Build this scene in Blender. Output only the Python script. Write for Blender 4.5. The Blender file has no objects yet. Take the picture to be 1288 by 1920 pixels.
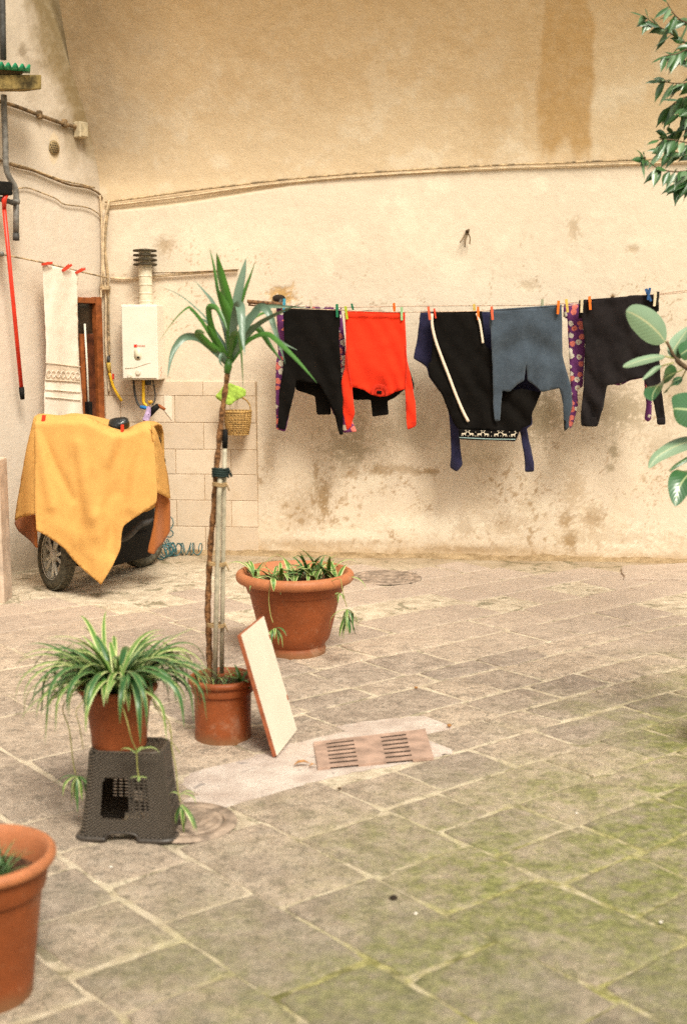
import bpy, bmesh, math, random
import numpy as np
from mathutils import Vector, Matrix
from mathutils.geometry import delaunay_2d_cdt

random.seed(7)
rng = np.random.default_rng(7)
S = bpy.context.scene
COL = S.collection

# ------------------------------------------------------------------ camera
F_PX, PITCH, CAM_H = 2250.0, math.radians(8.3), 1.7
CX, CY = 644.0, 960.0
cam_d = bpy.data.cameras.new("camera")
cam = bpy.data.objects.new("camera", cam_d)
COL.objects.link(cam)
cam.location = (0, 0, CAM_H)
cam.rotation_euler = (math.radians(90) - PITCH, 0, 0)
cam_d.sensor_fit = 'VERTICAL'
cam_d.sensor_height = 36.0
cam_d.lens = F_PX / 1920.0 * 36.0
cam_d.clip_start = 0.05
cam_d.clip_end = 500
cam_d.dof.use_dof = True
cam_d.dof.focus_distance = 7.6
cam_d.dof.aperture_fstop = 2.4
S.camera = cam

# ------------------------------------------------------------------ world and sun
SUN_EL, SUN_AZ = math.radians(51), math.radians(158)   # azimuth measured from +Y towards +X
world = bpy.data.worlds.new("World")
S.world = world
world.use_nodes = True
wn = world.node_tree
wn.nodes.clear()
w_out = wn.nodes.new('ShaderNodeOutputWorld')
w_bg = wn.nodes.new('ShaderNodeBackground')
w_sky = wn.nodes.new('ShaderNodeTexSky')
w_sky.sky_type = 'NISHITA'
w_sky.sun_disc = False
w_sky.sun_elevation = SUN_EL
w_sky.sun_rotation = SUN_AZ
w_sky.air_density = 1.0
w_sky.dust_density = 3.0
w_hs = wn.nodes.new('ShaderNodeHueSaturation')
w_hs.inputs['Saturation'].default_value = 0.30
w_mx = wn.nodes.new('ShaderNodeMix')
w_mx.data_type = 'RGBA'
w_mx.blend_type = 'MULTIPLY'
w_mx.inputs[0].default_value = 1.0
w_mx.inputs[7].default_value = (1.0, 0.965, 0.85, 1)
wn.links.new(w_sky.outputs[0], w_hs.inputs['Color'])
wn.links.new(w_hs.outputs[0], w_mx.inputs[6])
wn.links.new(w_mx.outputs[2], w_bg.inputs[0])
w_bg.inputs[1].default_value = 0.092
wn.links.new(w_bg.outputs[0], w_out.inputs[0])

sun_d = bpy.data.lights.new("sun", 'SUN')
sun_d.energy = 1.5
sun_d.angle = math.radians(19)
sun_d.color = (1.0, 0.965, 0.85)
sun = bpy.data.objects.new("sun", sun_d)
COL.objects.link(sun)
sdir = Vector((math.sin(SUN_AZ) * math.cos(SUN_EL), math.cos(SUN_AZ) * math.cos(SUN_EL), math.sin(SUN_EL)))
sun.rotation_euler = sdir.to_track_quat('Z', 'Y').to_euler()
sun.location = (-3, -3, 8)

S.view_settings.view_transform = 'Standard'
S.view_settings.look = 'None'
S.view_settings.exposure = 1.18
S.view_settings.gamma = 1.0
S.cycles.max_bounces = 8
S.cycles.diffuse_bounces = 4
S.cycles.use_denoising = False

# ------------------------------------------------------------------ calibration: photo pixel -> place
cp, sp = math.cos(PITCH), math.sin(PITCH)
def ray(px, py):
    x = (px - CX) / F_PX
    u = (CY - py) / F_PX
    return Vector((x, cp + u * sp, -sp + u * cp))
EYE = Vector((0, 0, CAM_H))
def at_floor(px, py, z=0.0):
    d = ray(px, py)
    return EYE + d * ((z - CAM_H) / d.z)
def at_plane(px, py, p0, n):
    d = ray(px, py)
    return EYE + d * ((p0 - EYE).dot(n) / d.dot(n))
def at_y(px, py, y):
    d = ray(px, py)
    return EYE + d * (y / d.y)
def project(P):
    P = np.asarray(P, float)
    x, y, z = P[..., 0], P[..., 1], P[..., 2] - CAM_H
    dep = y * cp - z * sp
    up = y * sp + z * cp
    return CX + F_PX * x / dep, CY - F_PX * up / dep

WA, WB = at_floor(340, 1036), at_floor(1288, 1052)
WT = (WB - WA).normalized()                      # along the back wall, to the right
WN = Vector((WT.y, -WT.x, 0)).normalized()       # out of the wall, to the viewer
if WN.y > 0: WN = -WN
CORNER = at_floor(203, 1036)
CORNER = WA + WT * ((CORNER - WA).dot(WT))
LB = at_floor(10, 1078)
LT = (LB - CORNER).normalized()                  # along the left wall, to the viewer
LN = Vector((-LT.y, LT.x, 0)).normalized()
if LN.x < 0: LN = -LN
def wallp(px, py, off=0.0):
    return at_plane(px, py, WA + WN * off, WN)
def leftp(px, py, off=0.0):
    return at_plane(px, py, CORNER + LN * off, LN)
UP = Vector((0, 0, 1))

# ------------------------------------------------------------------ noise in numpy
def vnoise(x, y, seed=0):
    x = np.asarray(x, float); y = np.asarray(y, float)
    xi = np.floor(x).astype(np.int64); yi = np.floor(y).astype(np.int64)
    fx = x - xi; fy = y - yi
    fx = fx * fx * (3 - 2 * fx); fy = fy * fy * (3 - 2 * fy)
    def h(a, b):
        n = (a * 374761393 + b * 668265263 + seed * 974634777) & 0xFFFFFFFF
        n = ((n ^ (n >> 13)) * 1274126177) & 0xFFFFFFFF
        n = n ^ (n >> 16)
        return (n & 0xFFFF) / 65535.0
    return (h(xi, yi) * (1 - fx) + h(xi + 1, yi) * fx) * (1 - fy) + (h(xi, yi + 1) * (1 - fx) + h(xi + 1, yi + 1) * fx) * fy
def fbm(x, y, seed=0, octv=4, gain=0.5):
    s = 0; a = 1; t = 0
    for k in range(octv):
        s = s + a * vnoise(x * 2 ** k, y * 2 ** k, seed + k * 17); t += a; a *= gain
    return s / t
def sstep(a, b, x):
    t = np.clip((x - a) / (b - a), 0, 1)
    return t * t * (3 - 2 * t)

# ------------------------------------------------------------------ materials
class G:
    def __init__(s, name):
        s.m = bpy.data.materials.new(name); s.m.use_nodes = True
        s.t = s.m.node_tree; s.n = s.t.nodes; s.b = s.n['Principled BSDF']
        s.b.inputs['Specular IOR Level'].default_value = 0.3
    def link(s, a, b): s.t.links.new(a, b)
    def set(s, inp, v):
        if hasattr(v, 'is_output') or isinstance(v, bpy.types.NodeSocket): s.link(v, inp)
        elif isinstance(v, (tuple, list)): inp.default_value = (*v, 1) if len(v) == 3 and len(inp.default_value) == 4 else v
        else: inp.default_value = v
    def pos(s):
        return s.n.new('ShaderNodeNewGeometry').outputs['Position']
    def objc(s):
        return s.n.new('ShaderNodeTexCoord').outputs['Object']
    def uv(s):
        return s.n.new('ShaderNodeTexCoord').outputs['UV']
    def rand(s):
        return s.n.new('ShaderNodeObjectInfo').outputs['Random']
    def noise(s, scale, detail=4, rough=0.55, vec=None, dist=0.0, out=0):
        k = s.n.new('ShaderNodeTexNoise'); k.inputs['Scale'].default_value = scale
        k.inputs['Detail'].default_value = detail; k.inputs['Roughness'].default_value = rough
        k.inputs['Distortion'].default_value = dist
        s.link(vec or s.pos(), k.inputs['Vector'])
        return k.outputs[out]
    def vor(s, scale, vec=None, feature='F1'):
        k = s.n.new('ShaderNodeTexVoronoi'); k.feature = feature
        k.inputs['Scale'].default_value = scale
        s.link(vec or s.pos(), k.inputs['Vector'])
        return k
    def math(s, op, a, b=0.0, c=0.0, clamp=False):
        k = s.n.new('ShaderNodeMath'); k.operation = op; k.use_clamp = clamp
        s.set(k.inputs[0], a); s.set(k.inputs[1], b)
        if op in ('MULTIPLY_ADD', 'SMOOTH_MIN'): s.set(k.inputs[2], c)
        return k.outputs[0]
    def step(s, x, a, b, lo=0.0, hi=1.0):
        k = s.n.new('ShaderNodeMapRange'); k.interpolation_type = 'SMOOTHSTEP'
        s.set(k.inputs['Value'], x); k.inputs['From Min'].default_value = a; k.inputs['From Max'].default_value = b
        k.inputs['To Min'].default_value = lo; k.inputs['To Max'].default_value = hi
        return k.outputs[0]
    def mix(s, f, a, b, mode='MIX'):
        k = s.n.new('ShaderNodeMix'); k.data_type = 'RGBA'; k.blend_type = mode
        s.set(k.inputs[0], f); s.set(k.inputs[6], a); s.set(k.inputs[7], b)
        return k.outputs[2]
    def sep(s, v):
        k = s.n.new('ShaderNodeSeparateXYZ'); s.link(v, k.inputs[0]); return k.outputs
    def comb(s, x, y, z):
        k = s.n.new('ShaderNodeCombineXYZ')
        for i, v in enumerate((x, y, z)): s.set(k.inputs[i], v)
        return k.outputs[0]
    def dot(s, v, w):
        k = s.n.new('ShaderNodeVectorMath'); k.operation = 'DOT_PRODUCT'
        s.link(v, k.inputs[0]); k.inputs[1].default_value = w
        return k.outputs['Value']
    def scalev(s, v, w):
        k = s.n.new('ShaderNodeVectorMath'); k.operation = 'MULTIPLY'
        s.link(v, k.inputs[0]); k.inputs[1].default_value = w
        return k.outputs[0]
    def attr(s, name):
        k = s.n.new('ShaderNodeAttribute'); k.attribute_name = name; return k.outputs['Color']
    def bump(s, h, strength=0.3, dist=0.01, normal=None):
        k = s.n.new('ShaderNodeBump'); k.inputs['Strength'].default_value = strength; k.inputs['Distance'].default_value = dist
        s.link(h, k.inputs['Height'])
        if normal: s.link(normal, k.inputs['Normal'])
        return k.outputs[0]
    def done(s, color=None, rough=0.8, normal=None, metal=0.0, spec=None, trans=None, sub=None):
        if color is not None: s.set(s.b.inputs['Base Color'], color)
        s.set(s.b.inputs['Roughness'], rough)
        s.b.inputs['Metallic'].default_value = metal
        if spec is not None: s.b.inputs['Specular IOR Level'].default_value = spec
        if normal is not None: s.link(normal, s.b.inputs['Normal'])
        return s.m

def simple(name, c, rough=0.6, var=0.12, scale=30, metal=0.0, spec=0.3, bump=0.0, bscale=200, bdist=0.002):
    g = G(name)
    f = g.noise(scale, 4)
    c2 = tuple(v * (1 - var * 2) for v in c)
    c3 = tuple(min(1, v * (1 + var)) for v in c)
    col = g.mix(g.step(f, 0.3, 0.7), c2, c3)
    nrm = g.bump(g.noise(bscale, 3), bump, bdist) if bump else None
    return g.done(col, rough, nrm, metal, spec)

# stone paving
def moss_mask(g):
    p = g.pos()
    lin = g.dot(p, (0.77, -0.63, 0))                 # grows towards the open, damp side of the yard
    lin = g.math('ADD', lin, 2.72)
    n1 = g.noise(1.6, 5, 0.6)
    lin = g.math('ADD', lin, g.math('MULTIPLY', g.math('SUBTRACT', n1, 0.5), 1.9))
    return g.step(lin, -0.15, 1.05)
def stone_mat():
    g = G("basalt_paving")
    r = g.rand()
    a = g.mix(g.step(g.noise(7, 6, 0.7), 0.3, 0.7), (0.35, 0.275, 0.215), (0.57, 0.46, 0.365))
    tint = g.mix(r, (0.80, 0.78, 0.78), (1.22, 1.18, 1.10))
    a = g.mix(1.0, a, tint, 'MULTIPLY')
    # pale worn dust patches
    a = g.mix(g.math('MULTIPLY', g.step(g.noise(3.1, 7, 0.75), 0.52, 0.72), 0.75), a, (0.58, 0.45, 0.34))
    a = g.mix(g.math('MULTIPLY', g.step(g.noise(13, 7, 0.75, None, 0.5), 0.51, 0.60), 0.50), a, (0.60, 0.485, 0.38))
    a = g.mix(g.math('MULTIPLY', g.step(g.noise(19, 7, 0.75, None, 0.4), 0.51, 0.60), 0.60), a, (0.20, 0.160, 0.120))
    # fine speckle
    a = g.mix(g.math('MULTIPLY', g.step(g.noise(90, 3, 0.7), 0.50, 0.66), 0.60), a, (0.13, 0.11, 0.085))
    a = g.mix(g.math('MULTIPLY', g.step(g.noise(38, 4, 0.7), 0.62, 0.70), 0.6), a, (0.60, 0.50, 0.38))
    far = g.step(g.sep(g.pos())[1], 5.6, 8.0)
    a = g.mix(g.math('MULTIPLY', far, g.step(g.noise(4, 6, 0.7), 0.25, 0.6, 0.35, 0.85)), a, (0.56, 0.435, 0.34))
    # blue-grey dark weathering close to the viewer
    d = g.step(g.sep(g.pos())[1], 2.4, 4.4, 1, 0)
    a = g.mix(g.math('MULTIPLY', d, g.step(g.noise(5, 6, 0.75), 0.35, 0.62, 0.05, 0.50)), a, (0.185, 0.175, 0.130))
    m = moss_mask(g)
    mm = g.math('MULTIPLY', m, g.math('MULTIPLY', g.step(g.noise(16, 6, 0.72), 0.32, 0.60, 0.40, 1.0), g.step(g.noise(2.6, 5, 0.65), 0.34, 0.54, 0.30, 1.0)))
    mc = g.mix(g.step(g.noise(34, 4, 0.7), 0.35, 0.65), (0.130, 0.145, 0.030), (0.29, 0.295, 0.085))
    a = g.mix(g.math('MULTIPLY', g.math('MULTIPLY', mm, 0.92), g.step(g.sep(g.pos())[1], 2.3, 3.9, 0.55, 1.0)), a, mc)
    h = g.math('ADD', g.math('MULTIPLY', g.noise(22, 8, 0.7), 1.0), g.math('MULTIPLY', g.noise(150, 3, 0.6), 0.25))
    return g.done(a, 0.85, g.bump(h, 0.9, 0.018), spec=0.25)
def mortar_mat():
    g = G("joint_mortar")
    a = g.mix(g.step(g.noise(9, 6, 0.7), 0.3, 0.7), (0.47, 0.375, 0.265), (0.76, 0.64, 0.48))
    a = g.mix(g.math('MULTIPLY', g.step(g.noise(60, 4, 0.7), 0.5, 0.72), 0.5), a, (0.26, 0.19, 0.13))
    # damp brown band along the foot of the back wall
    yy = g.dot(g.pos(), (WN.x, WN.y, 0)); c0 = WA.dot(WN)
    near = g.step(g.math('SUBTRACT', yy, c0), 0.02, 0.9, 1, 0)
    a = g.mix(g.math('MULTIPLY', near, g.step(g.noise(4.5, 6, 0.7), 0.3, 0.6, 0.3, 0.85)), a, (0.29, 0.20, 0.115))
    m = moss_mask(g)
    mm = g.math('MULTIPLY', m, g.step(g.noise(7, 6, 0.7), 0.36, 0.60, 0.30, 0.95))
    mc = g.mix(g.step(g.noise(30, 4, 0.7), 0.35, 0.65), (0.18, 0.17, 0.04), (0.44, 0.40, 0.15))
    a = g.mix(mm, a, mc)
    # dark open cracks in the joints
    a = g.mix(g.math('MULTIPLY', g.step(g.noise(4.5, 6, 0.7, None, 1.5), 0.54, 0.60), 0.55), a, (0.09, 0.085, 0.03))
    h = g.math('ADD', g.noise(26, 8, 0.75), g.math('MULTIPLY', g.noise(140, 3), 0.3))
    return g.done(a, 0.92, g.bump(h, 0.7, 0.015), spec=0.15)
M = {}
M['stone'] = stone_mat()
M['mortar'] = mortar_mat()

def wall_mat(name, amt=1.0, tile=False):
    g = G(name)
    a = g.attr("Col")
    a = g.mix(g.math('MULTIPLY', g.step(g.noise(120, 4, 0.7), 0.35, 0.75), 0.10), a, (0.30, 0.18, 0.08))
    a = g.mix(g.math('MULTIPLY', g.step(g.noise(14, 6, 0.7), 0.42, 0.66), 0.09), a, (0.93, 0.80, 0.62))
    h = g.math('ADD', g.noise(8, 8, 0.65), g.math('MULTIPLY', g.noise(90, 4, 0.6), 0.16))
    return g.done(a, 0.9, g.bump(h, 0.38 * amt, 0.02), spec=0.15)
M['plaster'] = wall_mat("limewashed_plaster")
def block_mat():
    g = G("painted_block")
    r = g.rand()
    a = g.mix(r, (0.62, 0.49, 0.36), (0.71, 0.57, 0.425))
    a = g.mix(g.math('MULTIPLY', g.step(g.noise(6, 6, 0.7), 0.45, 0.7), 0.35), a, (0.50, 0.36, 0.22))
    h = g.math('ADD', g.noise(12, 6, 0.65), g.math('MULTIPLY', g.noise(140, 4, 0.6), 0.22))
    return g.done(a, 0.85, g.bump(h, 0.3, 0.012), spec=0.2)
M['block'] = block_mat()
def terra(name, c):
    g = G(name)
    a = g.mix(g.step(g.noise(9, 5, 0.7), 0.3, 0.7), tuple(v * 0.86 for v in c), tuple(v * 1.12 for v in c))
    a = g.mix(g.math('MULTIPLY', g.step(g.noise(30, 5, 0.75), 0.55, 0.75), 0.35), a, (0.55, 0.30, 0.17))
    a = g.mix(g.math('MULTIPLY', g.step(g.noise(260, 2, 0.6), 0.5, 0.68), 0.55), a, tuple(v * 0.35 for v in c))
    a = g.mix(g.math('MULTIPLY', g.step(g.noise(5, 7, 0.75, None, .8), 0.56, 0.70), 0.30), a, (0.56, 0.38, 0.26))
    z = g.sep(g.pos())[2]
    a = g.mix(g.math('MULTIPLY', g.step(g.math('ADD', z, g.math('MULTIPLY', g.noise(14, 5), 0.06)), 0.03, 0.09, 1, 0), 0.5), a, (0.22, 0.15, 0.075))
    return g.done(a, 0.55, g.bump(g.noise(160, 3), 0.12, 0.002), spec=0.35)
M['terra'] = terra("terracotta_plastic", (0.285, 0.070, 0.018))
M['terra_pale'] = terra("terracotta_faded_rim", (0.50, 0.175, 0.070))
M['soil'] = simple("potting_soil", (0.10, 0.045, 0.022), 0.95, 0.4, 60, bump=0.9, bscale=70, bdist=0.01)
M['white_enamel'] = simple("white_enamel", (0.80, 0.72, 0.60), 0.35, 0.03, 6, spec=0.5)
M['flue'] = simple("flue_white", (0.72, 0.63, 0.47), 0.45, 0.08, 30)
M['black_metal'] = simple("black_louvre", (0.05, 0.035, 0.015), 0.6, 0.2)
M['dark_plastic'] = simple("black_plastic", (0.008, 0.007, 0.006), 0.7, 0.2, spec=0.2)
M['dark_grey'] = simple("dark_grey_metal", (0.07, 0.065, 0.06), 0.55, 0.2)
M['grey_pipe'] = simple("grey_pipe", (0.19, 0.175, 0.155), 0.5, 0.2)
M['alu'] = simple("cast_alloy", (0.72, 0.68, 0.58), 0.42, 0.10, 25, metal=0.15)
M['rubber'] = simple("tyre_rubber", (0.10, 0.088, 0.060), 0.8, 0.25, 40, bump=0.5, bscale=120)
M['cable'] = simple("dusty_cable", (0.46, 0.33, 0.19), 0.8, 0.3, 20)
M['cable_pale'] = simple("painted_cable", (0.66, 0.50, 0.32), 0.8, 0.15, 20)
M['cable_dark'] = simple("old_cable", (0.22, 0.14, 0.07), 0.8, 0.3, 20)
M['rope'] = simple("pale_rope", (0.60, 0.42, 0.30), 0.8, 0.2, 60)
M['red_plastic'] = simple("red_plastic", (0.72, 0.035, 0.012), 0.4, 0.08, 20, spec=0.5)
M['brown_wood'] = simple("painted_brown_wood", (0.30, 0.085, 0.022), 0.55, 0.2, 14)
M['dark_wood'] = simple("weathered_wood", (0.13, 0.075, 0.035), 0.8, 0.3, 40)
M['bark'] = simple("yucca_bark", (0.25, 0.115, 0.045), 0.9, 0.35, 60, bump=1.0, bscale=60, bdist=0.01)
M['stake'] = simple("grey_tube", (0.46, 0.40, 0.29), 0.5, 0.12, 30)
M['laminate'] = simple("white_laminate", (0.80, 0.70, 0.56), 0.4, 0.04, 4, spec=0.5)
M['laminate_edge'] = simple("red_brown_edge", (0.36, 0.105, 0.045), 0.6, 0.15, 30)
M['yellow_tube'] = simple("yellow_gas_tube", (0.72, 0.42, 0.02), 0.45, 0.05)
M['blue_plastic'] = simple("blue_plastic", (0.03, 0.19, 0.50), 0.4, 0.05)
M['white_plastic'] = simple("white_plastic", (0.78, 0.72, 0.60), 0.4, 0.05)
M['green_plastic'] = simple("green_plastic", (0.025, 0.29, 0.13), 0.4, 0.12)
M['coil'] = simple("coiled_hose_blue", (0.055, 0.15, 0.16), 0.4, 0.2)
M['drain'] = simple("pinkish_cast_cover", (0.43, 0.285, 0.215), 0.8, 0.16, 14, bump=0.4, bscale=90)
M['pit'] = simple("drain_pit", (0.03, 0.02, 0.012), 0.9, 0.1)
M['manhole'] = simple("worn_cast_iron", (0.37, 0.275, 0.205), 0.75, 0.25, 18, bump=0.4, bscale=80)
M['glass_dark'] = simple("dark_pane", (0.03, 0.02, 0.012), 0.15, 0.3, 8, spec=0.5)
M['raffia'] = simple("raffia_tie", (0.47, 0.31, 0.15), 0.8, 0.2)
M['ochre_raw'] = simple("raw_ochre_plaster", (0.50, 0.29, 0.09), 0.95, 0.25, 25, bump=0.8, bscale=40, bdist=0.01)
M['mould'] = simple("green_cloth", (0.36, 0.52, 0.08), 0.9, 0.15, 20, bump=0.3)
M['paper'] = simple("torn_paper", (0.82, 0.70, 0.55), 0.8, 0.03)

def fabric(name, c, var=0.25, sheen=0.2, fine=260, fuzz=0.18):
    g = G(name)
    a = g.mix(g.step(g.noise(6, 5, 0.7), 0.3, 0.7), tuple(v * (1 - var) for v in c), tuple(v * (1 + var) for v in c))
    sp_ = g.noise(fine, 3, 0.7)
    a = g.mix(g.math('MULTIPLY', g.step(sp_, 0.52, 0.72), fuzz), a, tuple(min(1, v * 2.0 + 0.05 * min(1, max(c) * 6)) for v in c))
    g.b.inputs['Sheen Weight'].default_value = sheen
    g.b.inputs['Sheen Roughness'].default_value = 0.5
    h = g.math('ADD', g.noise(fine, 2), g.math('MULTIPLY', g.noise(18, 4, 0.6), 1.2))
    return g.done(a, 0.95, g.bump(h, 0.35, 0.004), spec=0.1)
M['black_cloth'] = fabric("black_knit", (0.0065, 0.0052, 0.0042), sheen=0.0, fuzz=0.10)
M['black_cloth_b'] = fabric("charcoal_knit", (0.0150, 0.0115, 0.0115), sheen=0.06)
M['navy_cloth'] = fabric("navy_knit", (0.022, 0.020, 0.052), sheen=0.2)
M['teal_cloth'] = fabric("slate_jersey", (0.052, 0.068, 0.088), sheen=0.3)
M['red_cloth'] = fabric("scarlet_jersey", (0.80, 0.036, 0.010), 0.07, sheen=0.1, fuzz=0.06)
M['red_collar'] = fabric("scarlet_rib", (0.55, 0.028, 0.010), 0.10, sheen=0.1)
M['white_cloth'] = fabric("white_cotton", (0.78, 0.67, 0.55), 0.05, sheen=0.0, fuzz=0.05)
M['lace'] = fabric("lace_cotton", (0.66, 0.53, 0.40), 0.10, sheen=0.0, fuzz=0.10)
M['yellow_cloth'] = fabric("mustard_fleece", (0.66, 0.355, 0.105), 0.05, sheen=0.0, fuzz=0.05)
M['shaded_cloth'] = fabric("mustard_shaded", (0.36, 0.115, 0.030), 0.15, sheen=0.1)  # blanket underside: same fleece, its shade put into the colour
M['white_pipe'] = fabric("white_piping", (0.78, 0.64, 0.50), 0.05, sheen=0.0)
M['bag'] = simple("glossy_black_bag", (0.012, 0.012, 0.011), 0.25, 0.2, spec=0.6, bump=0.8, bscale=30, bdist=0.01)
def floral():
    g = G("purple_floral_print")
    p = g.scalev(g.objc(), (1, 0.35, 1))
    v = g.vor(19, p)
    v.inputs['Randomness'].default_value = 0.7
    wob = g.math('MULTIPLY', g.math('SUBTRACT', g.noise(70, 2, 0.5, p), 0.5), 0.30)
    d = g.math('ADD', v.outputs['Distance'], wob)
    cs = g.sep(v.outputs['Color'])
    size = g.math('MULTIPLY_ADD', cs[1], 0.20, 0.32)
    inside = g.math('LESS_THAN', d, size)
    keep = g.math('GREATER_THAN', cs[2], 0.10)
    inside = g.math('MULTIPLY', inside, keep)
    fl = g.mix(g.math('GREATER_THAN', cs[0], 0.5), (0.74, 0.66, 0.54), (0.74, 0.20, 0.16))
    fl = g.mix(g.math('LESS_THAN', d, 0.07), fl, (0.62, 0.10, 0.10))
    a = g.mix(inside, g.mix(g.noise(12, 4), (0.11, 0.030, 0.105), (0.20, 0.055, 0.19)), fl)
    return g.done(a, 0.95, g.bump(g.noise(240, 2), 0.3, 0.003), spec=0.1)
M['floral'] = floral()
def leaf_mat(name, c1, c2, edge=None, rough=0.38, spec=0.5, rib=None, tr=0.0):
    g = G(name)
    uv = g.sep(g.uv())
    u = g.math('ABSOLUTE', g.math('SUBTRACT', uv[0], 0.5))
    a = g.mix(g.math('ADD', g.math('MULTIPLY', g.noise(14, 4), 0.6), g.math('MULTIPLY', g.rand(), 0.4)), c1, c2)
    if edge: a = g.mix(g.step(u, edge[1], edge[2]), a, edge[0])
    if rib: a = g.mix(g.step(u, 0.015, 0.05, 1, 0), a, rib)
    wv = g.math('SINE', g.math('ADD', g.math('MULTIPLY', uv[1], 70), g.math('MULTIPLY', u, -34)))
    g.b.inputs['Subsurface Weight'].default_value = 0.0
    return g.done(a, rough, g.bump(wv, 0.10, 0.002), spec=spec)
M['yucca_leaf'] = leaf_mat("yucca_leaf", (0.035, 0.12, 0.014), (0.085, 0.22, 0.030), rough=0.34)
M['yucca_leaf_pale'] = leaf_mat("yucca_leaf_bluish", (0.09, 0.165, 0.10), (0.20, 0.27, 0.19), rough=0.32)
M['spider_leaf'] = leaf_mat("spider_leaf", (0.045, 0.135, 0.020), (0.15, 0.28, 0.045), edge=((0.60, 0.62, 0.26), 0.27, 0.38), rough=0.42)
M['spider_leaf_dark'] = leaf_mat("spider_leaf_dark", (0.022, 0.085, 0.022), (0.055, 0.15, 0.035), edge=((0.30, 0.40, 0.16), 0.38, 0.45), rough=0.35)
M['runner'] = simple("runner_stem", (0.34, 0.33, 0.10), 0.6, 0.1)
M['ficus_leaf'] = leaf_mat("weeping_fig_leaf", (0.016, 0.070, 0.014), (0.060, 0.150, 0.035), rough=0.30, spec=0.7)
M['ficus_leaf_pale'] = leaf_mat("weeping_fig_leaf_pale", (0.07, 0.15, 0.07), (0.20, 0.30, 0.14), rough=0.28, spec=0.8)
M['rubber_leaf'] = leaf_mat("rubber_plant_leaf", (0.025, 0.095, 0.030), (0.050, 0.15, 0.045), rib=(0.36, 0.42, 0.20), rough=0.28, spec=0.8)
M['rubber_leaf_pale'] = leaf_mat("rubber_plant_leaf_pale", (0.17, 0.27, 0.15), (0.27, 0.37, 0.23), rib=(0.45, 0.45, 0.25), rough=0.32, spec=0.7)
M['twig'] = simple("twig_bark", (0.16, 0.10, 0.055), 0.85, 0.25)
def wicker():
    g = G("plastic_wicker")
    p = g.objc()
    w = g.sep(p)
    a1 = g.math('SINE', g.math('MULTIPLY', g.math('ADD', w[0], w[1]), 470))
    b1 = g.math('SINE', g.math('MULTIPLY', w[2], 620))
    h = g.math('MULTIPLY', a1, b1)
    a = g.mix(g.step(h, -0.3, 0.7), (0.012, 0.009, 0.006), (0.20, 0.155, 0.115))
    return g.done(a, 0.5, g.bump(h, 0.8, 0.004), spec=0.4)
M['wicker'] = wicker()
M['cane'] = simple("basket_cane", (0.50, 0.30, 0.10), 0.6, 0.25, 60)

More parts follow.
